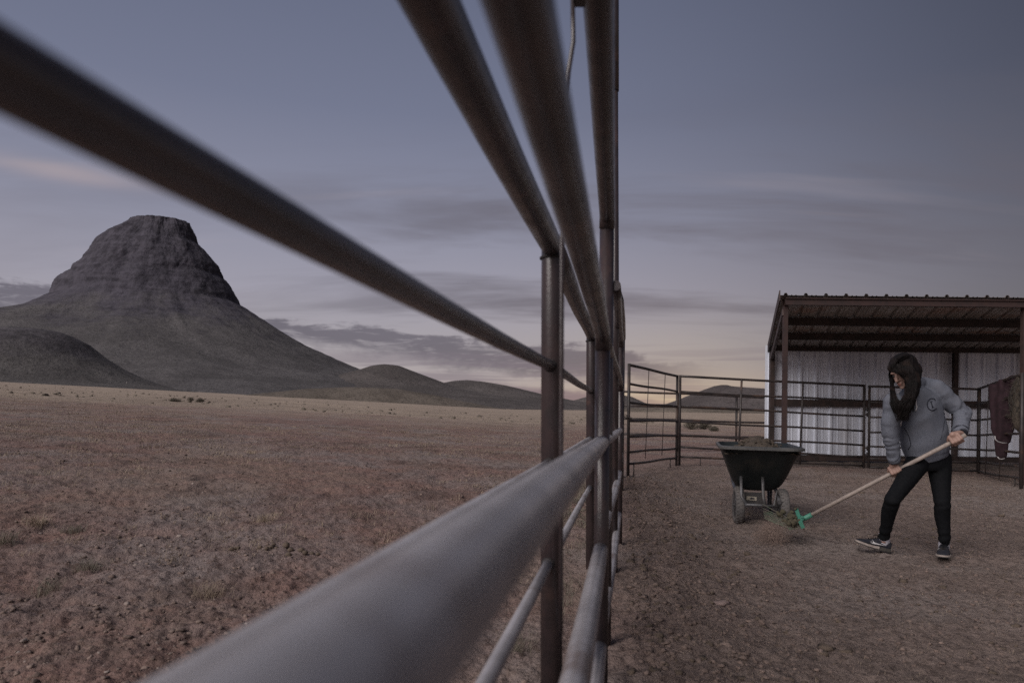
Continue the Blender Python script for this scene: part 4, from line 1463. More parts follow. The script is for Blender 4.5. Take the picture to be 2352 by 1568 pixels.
for k in range(760):
    # start somewhere over the crown, run over the head, then hang
    which = rs_.random()
    if which < .20:
        ctrl = [(430 + rs_.uniform(-40, 30), 95), (358 + rs_.uniform(-14, 14), 170), (352 + rs_.uniform(-12, 12), 250), (358 + rs_.uniform(-14, 30), 350), (390 + rs_.uniform(-40, 40), 430), (425 + rs_.uniform(-45, 30), rs_.uniform(470, 535))]
        yy = [PY - .20, PY - .13, PY - .10, PY - .245, PY - .285, PY - .28]
    elif which < .68:
        ctrl = [(460 + rs_.uniform(-40, 40), 85), (470 + rs_.uniform(-62, 35), 160), (496 + rs_.uniform(-30, 34), 255), (478 + rs_.uniform(-38, 40), 345), (440 + rs_.uniform(-40, 55), 420), (430 + rs_.uniform(-40, 45), rs_.uniform(455, 530))]
        yy = [PY - .22, PY - .275, PY - .30, PY - .325, PY - .325, PY - .30]
    else:
        ctrl = [(470 + rs_.uniform(-30, 40), 85), (520 + rs_.uniform(-16, 14), 160), (528 + rs_.uniform(-24, 18), 240), (526 + rs_.uniform(-30, 22), 310), (505 + rs_.uniform(-30, 22), 370), (488 + rs_.uniform(-40, 25), rs_.uniform(400, 470))]
        yy = [PY - .16, PY - .17, PY - .19, PY - .22, PY - .26, PY - .27]
    if k % 4 == 0:      # sweeps from the parting over the brow and back past the ear
        a0 = rs_.uniform(0, 1)
        ctrl = [(455 + rs_.uniform(-10, 25), 72 + 20 * a0), (395 - 34 * a0 + rs_.uniform(-8, 8), 100 + 40 * a0), (362 + rs_.uniform(-8, 14) + 20 * (1 - a0), 150 + 36 * a0), (385 + 35 * (1 - a0) + rs_.uniform(-6, 10), 192 + rs_.uniform(-10, 8)), (450 + rs_.uniform(-6, 22), 235 + rs_.uniform(-10, 14)), (485 + rs_.uniform(-25, 25), 320 + rs_.uniform(-20, 40))]
        yy = [PY - .235, PY - .262, PY - .262, PY - .285, PY - .292, PY - .315]
    pts = [K(c[0], c[1], y + rs_.uniform(-.012, .02)) for c, y in zip(ctrl, yy)]
    # smooth the control line
    fine_ = []
    for i in range(len(pts) - 1):
        p0 = pts[max(i - 1, 0)]; p1 = pts[i]; p2 = pts[i + 1]; p3 = pts[min(i + 2, len(pts) - 1)]
        for t in (0, .33, .66):
            fine_.append(.5 * ((2 * p1) + (p2 - p0) * t + (2 * p0 - 5 * p1 + 4 * p2 - p3) * t * t + (3 * p1 - p0 - 3 * p2 + p3) * t ** 3))
    fine_.append(pts[-1])
    n_ = len(fine_)
    r0 = rs_.uniform(.0012, .0030)
    sm_.tube(fine_, [r0 * (1 - (i / n_) ** 3 * .85) for i in range(n_)], 5, cap=False)
so_ = sm_.build("hair_strands", M['hair'], hair)

# ------------------------------------------------------------------ manure fork
fork = thing("manure_fork", tuple(H2), "manure fork with pale wooden handle and mint green head held low", "fork")
mb = MB()
mb.tube([H0 - hd * .02, H0.lerp(H2, .3), H0.lerp(H2, .7), H2], [HRAD * .98, HRAD, HRAD, HRAD * .95], 16)
mb.build("handle", M['wood'], fork)


def zq(zx, zy, Y): return P((1700 + zx / 5.2275) * .9408, (1050 + zy / 5.2275) * .9408, Y)


near_b, far_b = zq(1345, 1205, 5.66), zq(1292, 1040, 6.02)
mid_b = (near_b + far_b) / 2
mb = MB()
mb.tube([H2 - hd * .07, H2, H2 + hd * .03], [.021, .021, .017], 14)
mb.tube([H2 + hd * .01, mid_b.lerp(near_b, .45)], [.018, .012], 10)
mb.tube([H2 + hd * .01, mid_b.lerp(far_b, .45)], [.018, .012], 10)
mb.build("socket", M['green'], fork)
mb = MB()
bdv = (near_b - far_b).normalized()
mb.bar(near_b + bdv * .01, far_b - bdv * .01, .030, .055, up=(-.4, 0, .9))
mb.build("back_bar", M['green'], fork)
near_m, near_t = zq(1190, 1262, 5.62), zq(872, 1150, 5.72)
out1, out2 = near_m - near_b, near_t - near_b
NT = 11
for i in range(NT):
    t = i / (NT - 1)
    b0 = near_b.lerp(far_b, t)
    edge_up = Vector((0, 0, .035 * max(0, abs(t - .5) * 2 - .75) * 4))
    pts = [b0 + Vector((0, 0, -.015)), b0 + out1 * .55 + Vector((0, 0, -.018)), b0 + out1 + edge_up * .2, b0 + out1.lerp(out2, .5) + edge_up * .5 + Vector((0, 0, -.006)), b0 + out2 + edge_up]
    mb = MB()
    mb.tube(pts, [.0036, .0036, .0034, .0028, .0018], 6)
    mb.build("tine", M['green'] if i == 0 and False else M['tine'], fork)
mb = MB()
mb.tube([near_b + out1 + Vector((0, 0, -.004)), near_b.lerp(far_b, 1) + out1 + Vector((0, 0, -.004))], .005, 8)
mb.build("cross_bar", M['tine'], fork)


def lump(c, r, seed, stretch=(1, 1, 1), amp=.35):
    """irregular clod mesh in world coordinates"""
    rr_ = random.Random(seed)
    m_ = MB()
    m_.ellipsoid((0, 0, 0), r * stretch[0], r * stretch[1], r * stretch[2], nu=9, nv=6)
    out = []
    ph = [rr_.uniform(0, 6.28) for _ in range(6)]
    for x, y, z in m_.v:
        k = 1 + amp * .5 * (math.sin(x / r * 2.3 + ph[0]) * math.sin(y / r * 2.1 + ph[1]) + math.sin(z / r * 3.1 + ph[2]) * math.sin(x / r * 3.7 + ph[3]) * .6) + rr_.uniform(-.05, .05)
        out.append((c[0] + x * k, c[1] + y * k, c[2] + z * k))
    m_.v = out
    return m_


# load on the fork
fm = MB()
for i in range(34):
    t, w_ = random.uniform(.05, .98), random.uniform(.08, .70)
    b0 = near_b.lerp(far_b, t)
    c = b0 + (out1 * min(1, w_ * 2.0) if w_ < .5 else out1.lerp(out2, (w_ - .5) * 2)) + Vector((0, 0, random.uniform(.004, .045)))
    l_ = lump(c, random.uniform(.010, .030), 200 + i, (1, 1, .85), .5)
    o = len(fm.v); fm.v += l_.v
    for f_, s_ in zip(l_.f, l_.s): fm.face([q_ + o for q_ in f_], s_)
tag(fm.build("dung_load", M['dung_green']), "crumbled dark dung riding on the fork's green tines", "dung", kind='stuff')

# falling soil
fd = MB()
for k in range(3800):
    t = random.random() ** .8
    top = zq(random.gauss(960, 75), 1165 + random.uniform(-25, 60), 5.78 + random.gauss(0, .07))
    gz = ground_z(top.x, top.y)
    z = gz + (top.z - gz) * (1 - t)
    c = (top.x - .02 * t + random.gauss(0, .015 + .045 * t), top.y + random.gauss(0, .03 + .03 * t), z)
    r = random.uniform(.0010, .0030)
    o = len(fd.v)
    fd.v += [(c[0] - r, c[1], c[2] - r), (c[0] + r, c[1] - r, c[2] - r * .6), (c[0], c[1] + r, c[2] - r), (c[0], c[1], c[2] + r * 2.2)]
    for f_ in ((0, 1, 3), (1, 2, 3), (2, 0, 3), (0, 2, 1)): fd.face([o + q_ for q_ in f_])
tag(fd.build("falling_dirt", M['clod']), "loose red soil sifting down through the fork's tines", "soil", kind='stuff')

# the dust hanging round it
du = MB()
dc = zq(985, 1310, 5.80)
du.ellipsoid(dc, .20, .20, .17, nu=16, nv=10)
dm = bpy.data.materials.new("dust")
dm.use_nodes = True
dq = NG(dm.node_tree)
dm.node_tree.nodes.remove(dm.node_tree.nodes["Principled BSDF"])
dv = dq.n("ShaderNodeVolumePrincipled")
dv.inputs["Color"].default_value = (.62, .46, .38, 1)
dpos = dq.n("ShaderNodeTexCoord").outputs["Generated"]
gx, gy, gz3 = dq.sep(dpos)
rr2 = dq.m('ADD', dq.m('ADD', dq.m('POWER', dq.m('SUBTRACT', gx, .5), 2), dq.m('POWER', dq.m('SUBTRACT', gy, .5), 2)), dq.m('POWER', dq.m('SUBTRACT', gz3, .5), 2))
dn = dq.noise(dpos, 5.0, 3, .6)
dq.sock(dq.m('MULTIPLY', dq.m('MULTIPLY', dq.sm(rr2, .22, .02), dq.sm(dn, .35, .65, .2, 1.0)), 3.2), dv.inputs["Density"])
dm.node_tree.links.new(dv.outputs[0], dm.node_tree.nodes["Material Output"].inputs["Volume"])
tag(du.build("dust", dm), "soft puff of dust under the fork's tines", "dust", kind='stuff')

# ------------------------------------------------------------------ wheelbarrow
wb_x, wb_y = P(1738, 1100, 6.95).x, 6.95
wg = ground_z(wb_x, 6.6)
barrow = thing("wheelbarrow", (wb_x, wb_y, wg), "two-wheeled wheelbarrow with dark green tray heaped with manure", "wheelbarrow")
rimz = P(1744, 1024, 6.7).z
botz = P(1744, 1127, 6.75).z


def rrect(cx, cy, hx, hy, rad, z, n=6):
    out = []
    for qx, qy, a0 in ((1, 1, 0), (-1, 1, 90), (-1, -1, 180), (1, -1, 270)):
        for k in range(n + 1):
            a = math.radians(a0 + 90 * k / n)
            out.append((cx + qx * (hx - rad) + rad * math.cos(a), cy + qy * (hy - rad) + rad * math.sin(a), z))
    return out


def tray_ring(t, inset=0.0):
    """t 0 bottom .. 1 rim; the nose overhangs the wheels"""
    z = botz + (rimz - botz) * t
    hx = float(np.interp(t, [0, .06, .16, .4, .65, 1.0], [.138, .195, .232, .275, .312, .368])) - inset
    y0 = lerp(6.78, 6.36, t) + inset      # nose
    y1 = lerp(7.20, 7.62, t) - inset
    return rrect(wb_x, (y0 + y1) / 2, hx, (y1 - y0) / 2, lerp(.10, .15, t), z + inset * .6)


mb = MB()
ts = [0, .03, .07, .12, .18, .3, .4, .6, .8, .95, 1.0]
n_ = len(tray_ring(0))
for t in ts: mb.v += tray_ring(t)
for t in ts[::-1]: mb.v += tray_ring(t, .008)
tot = len(ts) * 2
for i in range(tot - 1):
    for k in range(n_):
        k2 = (k + 1) % n_
        mb.face((i * n_ + k, i * n_ + k2, (i + 1) * n_ + k2, (i + 1) * n_ + k), True)
mb.face(list(range(n_))[::-1]); mb.face([(tot - 1) * n_ + k for k in range(n_)])
tray = mb.build("tray", M['tray'], barrow)
mb = MB()
R_ = tray_ring(1.0)
cx0 = sum(p[0] for p in R_) / n_; cy0 = sum(p[1] for p in R_) / n_
outr = [Vector((cx0 + (p[0] - cx0) * 1.055, cy0 + (p[1] - cy0) * 1.04, p[2] - .004 - .012 * (p[0] - cx0))) for p in R_]
inr = [Vector((p[0], p[1], p[2] + .006 - .012 * (p[0] - cx0))) for p in R_]
lowr = [v - Vector((0, 0, .022)) for v in outr]
mb.v += [tuple(p) for p in inr + outr + lowr + [Vector(p) - Vector((0, 0, .012)) for p in R_]]
for L0, L1 in ((0, 1), (1, 2), (2, 3), (3, 0)):
    for k in range(n_):
        k2 = (k + 1) % n_
        mb.face((L0 * n_ + k, L0 * n_ + k2, L1 * n_ + k2, L1 * n_ + k))
mb.build("tray_lip", M['tray_rim'], tray)
# wheels
WRd = .183
for px_, dy in ((1717, 0), (1811, .02)):
    c = P(px_, 1160, 6.66 + dy)
    c.z = ground_z(c.x, c.y) + WRd - .012
    wheel = bpy.data.objects.new("wheel", None); COL.objects.link(wheel); wheel.parent = barrow
    wheel.location = c - barrow.location
    ax_ = Vector((1, .07, 0)).normalized()
    mb = MB()
    prof = [(-.030, .118), (-.040, .135), (-.043, .155), (-.038, .172), (-.024, .181), (0, .184), (.024, .181), (.038, .172), (.043, .155), (.040, .135), (.030, .118)]
    mb.lathe(prof, c, ax_, 36)
    # tread blocks
    for k in range(30):
        a = 2 * math.pi * k / 30
        for sd in (-1, 1):
            d = Vector((0, math.cos(a + .05 * sd), math.sin(a + .05 * sd)))
            mb.box(c + d * .183 + ax_ * (.016 * sd), .022, .014, .007, ax_, ax_.cross(d), d)
    mb.build("tyre", M['tyre'], wheel)
    mb = MB()
    mb.lathe([(-.034, .122), (-.034, .112), (-.014, .098), (-.012, .050), (-.036, .046), (-.036, .018), (.036, .018), (.036, .046), (.012, .050), (.014, .098), (.034, .112), (.034, .122)], c, ax_, 28)
    for k in range(5):
        a = 2 * math.pi * k / 5
        d = Vector((0, math.cos(a), math.sin(a)))
        mb.bar(c + d * .05 - ax_ * .02, c + d * .112 - ax_ * .03, .024, .008, up=ax_)
    mb.build("rim", M['rim'], wheel)
axl = P(1763, 1160, 6.66); axl.z = ground_z(axl.x, 6.66) + WRd - .012
mb = MB()
mb.tube([Vector((axl.x - .25, 6.66, axl.z)), Vector((axl.x + .25, 6.68, axl.z))], .011, 12)
mb.build("axle", M['frame'], barrow)
# nose guard: two straps and a bottom bar
xl, xr_ = zq(706, 700, 6.60).x, zq(968, 700, 6.60).x
for x, bot in ((xl, xl + .045), (xr_, xr_ + .01)):
    mb = MB()
    mb.tube([Vector((x, 6.60, zq(706, 595, 6.6).z)), Vector((x, 6.555, zq(706, 700, 6.55).z)), Vector((x, 6.50, zq(706, 850, 6.5).z)), Vector((bot, 6.47, zq(706, 955, 6.47).z))], .014, 10, flat=.5, ref=(1, 0, 0))
    mb.build("nose_strap", M['frame'], barrow)
mb = MB()
zb_ = zq(850, 960, 6.46).z
mb.tube([Vector((xl + .03, 6.465, zb_ - .004)), Vector((xl + .06, 6.46, zb_)), Vector((xr_ - .02, 6.46, zb_)), Vector((xr_ + .02, 6.465, zb_ - .01))], .015, 10)
mb.build("nose_bar", M['frame'], barrow)
mb = MB()
mb.bar(Vector((xl - .02, 6.70, zq(850, 868, 6.7).z)), Vector((xr_ + .02, 6.70, zq(850, 868, 6.7).z)), .014, .112)
mb.build("axle_plate", M['plate'], barrow)
mb = MB()
c0, c1 = zq(742, 868, 6.688), zq(864, 876, 6.688)
mb.bar(c0, c1, .003, .036)
stk = mb.build("sticker", M['sticker'], barrow)
mb = MB()
for t in (.38, .5, .62, .72):
    mb.box(c0.lerp(c1, t) + Vector((0, -.0035, random.uniform(-.004, .004))), .013, .002, .014 if t != .5 else .020)
mb.build("print", M['print'], stk)
for sx_ in (-1, 1):
    mb = MB()
    mb.tube([Vector((wb_x + sx_ * .17, 6.50, axl.z + .06)), Vector((wb_x + sx_ * .20, 6.9, botz - .03)), Vector((wb_x + sx_ * .20, 7.3, botz - .01)), Vector((wb_x + sx_ * .22, 8.15, botz + .18))], .019, 12)
    mb.build("handle", M['frame'], barrow)
    mb = MB()
    lx, ly = wb_x + sx_ * .17, 7.35
    lg_ = ground_z(lx, ly)
    mb.tube([Vector((lx, ly - .1, botz - .01)), Vector((lx, ly - .02, lg_ + .02)), Vector((lx, ly + .12, lg_ + .015)), Vector((lx, ly + .2, botz + .02))], .013, 10)
    mb.build("leg", M['frame'], barrow)
    mb = MB()
    mb.bar(Vector((axl.x + sx_ * .13, 6.67, axl.z)), Vector((wb_x + sx_ * .17, 6.74, botz + .01)), .03, .008, up=(1, 0, 0))
    mb.build("axle_bracket", M['frame'], barrow)
barrow.rotation_euler.z = math.radians(-15)
# load
mb = MB()
NX, NY = 34, 40
for j in range(NY):
    for i in range(NX):
        u_, v_ = i / (NX - 1) * 2 - 1, j / (NY - 1) * 2 - 1
        x = wb_x + u_ * .340; y = 6.99 + v_ * .58
        h = max(0, 1 - (abs(u_) ** 2.2) - (abs(v_) ** 2.2) * .6)
        z = rimz - .060 + .050 * h + .092 * float(np.clip(1 - ((u_ + .02) / .45) ** 2 - ((v_ + .1) / .6) ** 2, 0, 1)) + .045 * float(fbm(np.float64(x * 22), np.float64(y * 22), 3, 3))
        mb.v.append((x, y, z))
for j in range(NY - 1):
    for i in range(NX - 1):
        mb.face((j * NX + i, j * NX + i + 1, (j + 1) * NX + i + 1, (j + 1) * NX + i), True)
for k in range(90):
    u_, v_ = random.gauss(.05, .34), random.gauss(-.05, .4)
    if abs(u_) > .85 or abs(v_) > .85: continue
    x = wb_x + u_ * .340; y = 6.99 + v_ * .58
    hh = rimz - .030 + .092 * max(0, 1 - (u_ / .6) ** 2 - (v_ / .8) ** 2)
    l_ = lump((x, y, hh + random.uniform(0, .02)), random.uniform(.010, .024), 500 + k, (1, 1, .8), .6)
    o = len(mb.v); mb.v += l_.v
    for f_, s_ in zip(l_.f, l_.s): mb.face([q_ + o for q_ in f_], s_)
mh = mb.build("manure_heap", M['dung_dark'])
mh.matrix_world = Matrix.Translation((wb_x, wb_y, 0)) @ Matrix.Rotation(math.radians(-15), 4, 'Z') @ Matrix.Translation((-wb_x, -wb_y, 0))
tag(mh, "dark manure heaped in the wheelbarrow tray", "manure", kind='stuff')

# ------------------------------------------------------------------ blanket and hay net
jk = MB()
Yj0, Yj1 = 11.65, 10.62


def gate_top(t): return G4A.lerp(G4B, t)


def zj(zx, zy, Y): return P(*zr(zx, zy), Y)


blk = thing("blanket", tuple(zj(390, 330, 11)), "maroon padded blanket with white piping draped over the angled gate", "blanket")
bm_ = MB()
loft(bm_, [(zj(410, 292, 10.95), Vector((0.122, -0.180, .085)), Vector((0.035, 0.042, 0))), (zj(410, 330, 10.93), Vector((0.128, -0.180, .05)), Vector((0.049, 0.063, 0))), (zj(396, 480, 10.9), Vector((0.122, -0.162, .0)), Vector((0.042, 0.056, 0))), (zj(388, 640, 10.9), Vector((0.113, -0.135, 0)), Vector((0.038, 0.052, 0))),
           (zj(374, 780, 10.9), Vector((0.095, -0.108, 0)), Vector((0.035, 0.049, 0))), (zj(370, 850, 10.9), Vector((0.084, -0.090, -.02)), Vector((0.032, 0.042, 0))), (zj(370, 885, 10.9), Vector((0.077, -0.081, -.03)), Vector((0.028, 0.035, 0)))], 24)
me_ = remesh(bm_, "cloth", .014, 4)
bc, bn_ = co_of(me_)
me_.vertices.foreach_set("co", (bc + bn_ * (.018 * np.sin((bc[:, 0] - bc[:, 1] * .5) * 38 + 3 * fbm(bc[:, 0] * 4, bc[:, 2] * 3, 2, 3)) + .016 * fbm(bc[:, 0] * 8, bc[:, 2] * 6, 3, 6))[:, None]).ravel())
me_.update()
place(me_, "body_cloth", M['maroon'], blk)
bm_ = MB()
loft(bm_, [(zj(372, 870, 10.9), Vector((0.072, -0.072, 0)), Vector((0.028, 0.042, 0))), (zj(372, 960, 10.9), Vector((0.062, -0.063, 0)), Vector((0.025, 0.035, 0))), (zj(372, 1025, 10.9), Vector((0.054, -0.054, 0)), Vector((0.021, 0.035, 0))), (zj(373, 1056, 10.9), Vector((0.037, -0.036, 0)), Vector((0.014, 0.021, 0)))], 20)
me_ = remesh(bm_, "flap", .012, 4)
place(me_, "flap", M['maroon'], blk)
for pts in ([(308, 838), (316, 872), (340, 892), (380, 904), (424, 905)], [(336, 1038), (350, 1056), (375, 1060), (404, 1052)], [(503, 660), (505, 720), (500, 780)]):
    mb = MB()
    mb.tube([zj(x, y, 10.70) for x, y in pts], .0075, 8)
    mb.build("piping", M['piping'], blk)

hn = thing("hay_net", tuple(zj(535, 420, 10.2)), "bulging hay net hung by the shed post behind the maroon blanket", "hay net")
hm = MB()
hm.ellipsoid(zj(543, 520, 10.12), .085, .10, .42, nu=18, nv=14)
hm.ellipsoid(zj(546, 620, 10.12), .10, .11, .28, nu=18, nv=12)
me_ = remesh(hm, "hay", .02, 2)
hc2, hn2 = co_of(me_)
me_.vertices.foreach_set("co", (hc2 + hn2 * (.06 * fbm(hc2[:, 0] * 18, hc2[:, 2] * 9, 3, 4))[:, None]).ravel())
place(me_, "hay_core", M['hay'], hn)
mb = MB()
for k in range(420):
    a, b_ = random.uniform(0, 6.28), random.uniform(300, 740)
    c = zj(543, b_, 10.12)
    w_ = .10 * math.sin(math.pi * (b_ - 270) / 500) + .02
    p = c + Vector((math.cos(a) * w_, math.sin(a) * w_, 0))
    d = Vector((random.gauss(0, .6) + math.cos(a) * .4, random.gauss(0, .6) + math.sin(a) * .4, random.gauss(-.5, .8))).normalized()
    L_ = random.uniform(.04, .11)
    mb.tube([p, p + d * L_], .0022, 3, cap=False)
o_ = mb.build("hay_stalks", M['hay'], hn); o_["kind"] = "stuff"
mb = MB()
for k in range(9):
    a = 2 * math.pi * k / 9
    for sg in (-1, 1):
        pts = []
        for j in range(12):
            zy = 280 + j * 42
            w_ = .11 * math.sin(math.pi * min(1, (zy - 255) / 520)) + .02
            aa = a + sg * j * .24
            c = zj(544, zy, 10.12)
            pts.append(c + Vector((math.cos(aa) * w_, math.sin(aa) * w_, 0)))
        mb.tube(pts, .0035, 5, cap=False)
mb.build("net", M['net'], hn)

# ------------------------------------------------------------------ dung balls in the pasture
i_d = 0


def on_ground(px, py):
    """where the sight line through (px,py) meets the ground"""
    lo, hi_ = 1.0, 400.0
    p = None
    Y = 1.5
    prev = None
    while Y < 600:
        p = P(px, py, Y)
        d = p.z - float(ground_base(p.x, p.y))
        if d < 0:
            break
        prev = Y
        Y *= 1.01
    p = P(px, py, Y)
    return Vector((p.x, p.y, ground_z(p.x, p.y)))


def zg(zx, zy): return ((zx / 2.6133) * .9408, (1200 + zy / 2.6133) * .9408)


dspots = [(1475, 385, 15, "larger brown dung ball of the small cluster apart from the row"), (1520, 380, 12, "dung ball of the small cluster, nearest the long row"), (1500, 370, 10, "smallest dung ball, topmost of the small cluster"),
          (1660, 350, 14, "first brown dung ball where the long row starts"), (1700, 360, 13, "second dung ball from the start of the long row"), (1730, 345, 13, "third dung ball from the start of the long row"),
          (1745, 335, 11, "small dung ball farthest back behind the long row"), (1765, 355, 12, "dung ball just before the two biggest in the row"), (1825, 355, 20, "biggest round dung ball, at the back of the tight heap"),
          (1840, 395, 19, "large dung ball lowest and nearest in the tight heap"), (1855, 372, 15, "dung ball squeezed between the two biggest in the heap"), (1920, 370, 18, "broad dung ball just past the tight heap"),
          (1945, 378, 15, "dung ball touching the broad one past the heap"), (1990, 390, 14, "second last dung ball at the row's end"), (2030, 392, 12, "last small dung ball at the row's end nearest the rail")]
for zx, zy, rz, lab in dspots:
    p = on_ground(*zg(zx, zy + 12))
    r = rz / 2.6133 * .9408 * p.y / F_PX * 1.15
    l_ = lump((p.x, p.y, p.z + r * .62), r, 900 + i_d, (1.15, 1, .82), .25)
    tag(l_.build("dung_ball", M['dung']), lab, "dung", "horse dung on the pasture")
    i_d += 1

# ------------------------------------------------------------------ stones and clods (one mass)
ico = MB(); ico.ellipsoid((0, 0, 0), 1, 1, 1, nu=6, nv=4)
ico_v = np.array(ico.v); ico_f = ico.f


def scatter_lumps(name, n, sampler, rmin, rmax, mat_, label, cat, seed=1, flat=.6, power=2.5):
    r_ = np.random.default_rng(seed)
    pts = sampler(r_, n)
    n = len(pts)
    rad = rmin + (rmax - rmin) * r_.random(n) ** power
    Zg = ground_base(pts[:, 0], pts[:, 1]) + ground_detail(pts[:, 0], pts[:, 1])
    ang = r_.random(n) * 6.28
    jit = 1 + (r_.random((n, len(ico_v))) - .5) * .95
    st_ = .7 + .6 * r_.random((n, 3)); st_[:, 2] *= flat
    V = ico_v[None] * jit[..., None] * st_[:, None, :] * rad[:, None, None]
    c, s = np.cos(ang)[:, None], np.sin(ang)[:, None]
    X = V[..., 0] * c - V[..., 1] * s + pts[:, 0][:, None]
    Yv = V[..., 0] * s + V[..., 1] * c + pts[:, 1][:, None]
    Z = V[..., 2] + (Zg + rad * .08)[:, None]
    verts = np.stack([X, Yv, Z], -1).reshape(-1, 3)
    nv = len(ico_v)
    faces = []
    tri3 = [f for f in ico_f if len(f) == 3]; q4 = [f for f in ico_f if len(f) == 4]
    tris = tri3 + [(a, b_, c_) for a, b_, c_, d_ in q4] + [(a, c_, d_) for a, b_, c_, d_ in q4]
    F_ = (np.array(tris)[None] + (np.arange(n) * nv)[:, None, None]).reshape(-1, 3)
    me = bpy.data.meshes.new(name)
    me.vertices.add(len(verts)); me.vertices.foreach_set("co", verts.ravel())
    me.loops.add(len(F_) * 3); me.loops.foreach_set("vertex_index", F_.ravel().astype(np.int32))
    me.polygons.add(len(F_)); me.polygons.foreach_set("loop_start", (np.arange(len(F_)) * 3).astype(np.int32))
    me.update(calc_edges=True)
    ob = new_mesh_obj(name, me, mat_)
    tag(ob, label, cat, kind='stuff')
    return ob


def samp_fence(r_, n):
    Y = 1.8 + r_.random(n) ** 1.3 * 8.5
    X = fence_x(Y) + .12 + np.abs(r_.normal(0, .42, n))
    return np.stack([X, Y], 1)


def samp_corral(r_, n):
    Y = 2.2 + r_.random(n) ** 1.2 * 10
    X = fence_x(Y) + .2 + r_.random(n) * Y * .75
    k = vnoise(X * 1.1, Y * 1.1, 77) > .35
    return np.stack([X, Y], 1)[k]


def samp_pasture(r_, n):
    Y = 2.0 + r_.random(n) ** 1.7 * 24
    X = fence_x(Y) - .3 - r_.random(n) * Y * .95
    k = vnoise(X * .9, Y * .9, 78) > .38
    return np.stack([X, Y], 1)[k]


scatter_lumps("soil_clods", 3600, samp_fence, .003, .019, M['clod'], "broken soil clods and manure crumbs strewn along the fence foot", "clods", 11, power=4)
scatter_lumps("soil_clods", 10000, samp_corral, .003, .015, M['clod'], "small trampled clods over the corral floor", "clods", 12, power=4)
scatter_lumps("dung_crumbs", 520, samp_corral, .006, .034, M['dung'], "dark dung crumbs trodden into the corral floor", "dung", 13, power=4)
scatter_lumps("dung_crumbs", 260, samp_fence, .006, .028, M['dung'], "dark dung crumbs among the clods at the fence foot", "dung", 15, power=2)
scatter_lumps("pebbles", 15000, samp_pasture, .003, .018, M['clod'], "red soil crumbs and pebbles over the near pasture", "pebbles", 14, power=3)
scatter_lumps("pebbles", 1100, samp_pasture, .004, .018, M['pale_stone'], "pale pebbles scattered over the near pasture", "pebbles", 16, power=3)


# ------------------------------------------------------------------ dry grass (one mass) and single tufts
def blades(n_tufts, sampler, hmin, hmax, per, seed, spread=.05, wid=.0028):
    r_ = np.random.default_rng(seed)
    pts = sampler(r_, n_tufts)
    n = len(pts)
    base = np.repeat(pts, per, axis=0)
    N = len(base)
    base = base + r_.normal(0, spread, (N, 2))
    h = np.repeat(hmin + (hmax - hmin) * r_.random(n) ** 2, per) * (.5 + .7 * r_.random(N))
    a = r_.random(N) * 6.28
    lean = .5 + 1.3 * r_.random(N)
    dx_, dy_ = np.cos(a), np.sin(a)
    dist = np.hypot(base[:, 0], base[:, 1])
    w = wid * np.clip(dist / 6, .7, 6)
    z0 = ground_base(base[:, 0], base[:, 1]) + ground_detail(base[:, 0], base[:, 1]) - .005
    p0 = np.stack([base[:, 0] - dy_ * w / 2, base[:, 1] + dx_ * w / 2, z0], 1)
    p1 = np.stack([base[:, 0] + dy_ * w / 2, base[:, 1] - dx_ * w / 2, z0], 1)
    m_ = np.stack([base[:, 0] + dx_ * h * lean * .4, base[:, 1] + dy_ * h * lean * .4, z0 + h * .62], 1)
    m0 = m_ - np.stack([dy_ * w / 3, -dx_ * w / 3, 0 * w], 1); m1 = m_ + np.stack([dy_ * w / 3, -dx_ * w / 3, 0 * w], 1)
    tip = np.stack([base[:, 0] + dx_ * h * lean, base[:, 1] + dy_ * h * lean, z0 + h * np.clip(1.05 - lean * .35, .3, 1)], 1)
    V = np.stack([p0, p1, m1, m0, tip], 1).reshape(-1, 3)
    o = np.arange(N) * 5
    T = np.concatenate([np.stack([o, o + 1, o + 2], 1), np.stack([o, o + 2, o + 3], 1), np.stack([o + 3, o + 2, o + 4], 1)])
    return V, T


def mesh_from(V, T, name, mat_):
    me = bpy.data.meshes.new(name)
    me.vertices.add(len(V)); me.vertices.foreach_set("co", V.ravel())
    me.loops.add(len(T) * 3); me.loops.foreach_set("vertex_index", T.ravel().astype(np.int32))
    me.polygons.add(len(T)); me.polygons.foreach_set("loop_start", (np.arange(len(T)) * 3).astype(np.int32))
    me.update(calc_edges=True)
    return new_mesh_obj(name, me, mat_)


def samp_grass_near(r_, n):
    Y = 2.2 + r_.random(n) ** 1.5 * 20
    X = fence_x(Y) - .25 - r_.random(n) * Y * .95
    k = vnoise(X * .8 + 5, Y * .8, 81) > .52
    return np.stack([X, Y], 1)[k]


def samp_grass_mid(r_, n):
    Y = 12 * (9.0 ** r_.random(n))
    X = Y * (-.80 + 1.25 * r_.random(n))
    k = (vnoise(X * .22 + 5, Y * .22, 82) > .38) & ((X < fence_x(Y) - .2) | (Y > 15.5))
    return np.stack([X, Y], 1)[k]


V, T = blades(2600, samp_grass_near, .02, .09, 14, 5, .045)
tag(mesh_from(V, T, "dry_grass", M['straw']), "thin dry grass stubble over the near pasture", "grass", kind='stuff')
V, T = blades(18000, samp_grass_mid, .012, .048, 9, 6, .20)
tag(mesh_from(V, T, "dry_grass", M['straw']), "pale dry grass covering the open plain", "grass", kind='stuff')
V, T = blades(3200, samp_grass_mid, .012, .06, 12, 8, .12)
tag(mesh_from(V, T, "dry_grass", M['straw_grey']), "grey-green weeds mixed through the open plain", "grass", kind='stuff')


def samp_foot(r_, n):
    Y = 1.7 + r_.random(n) * 8
    X = fence_x(Y) - .22 - np.abs(r_.normal(0, .22, n))
    k = vnoise(X * 1.5 + 9, Y * 1.5, 83) > .4
    return np.stack([X, Y], 1)[k]


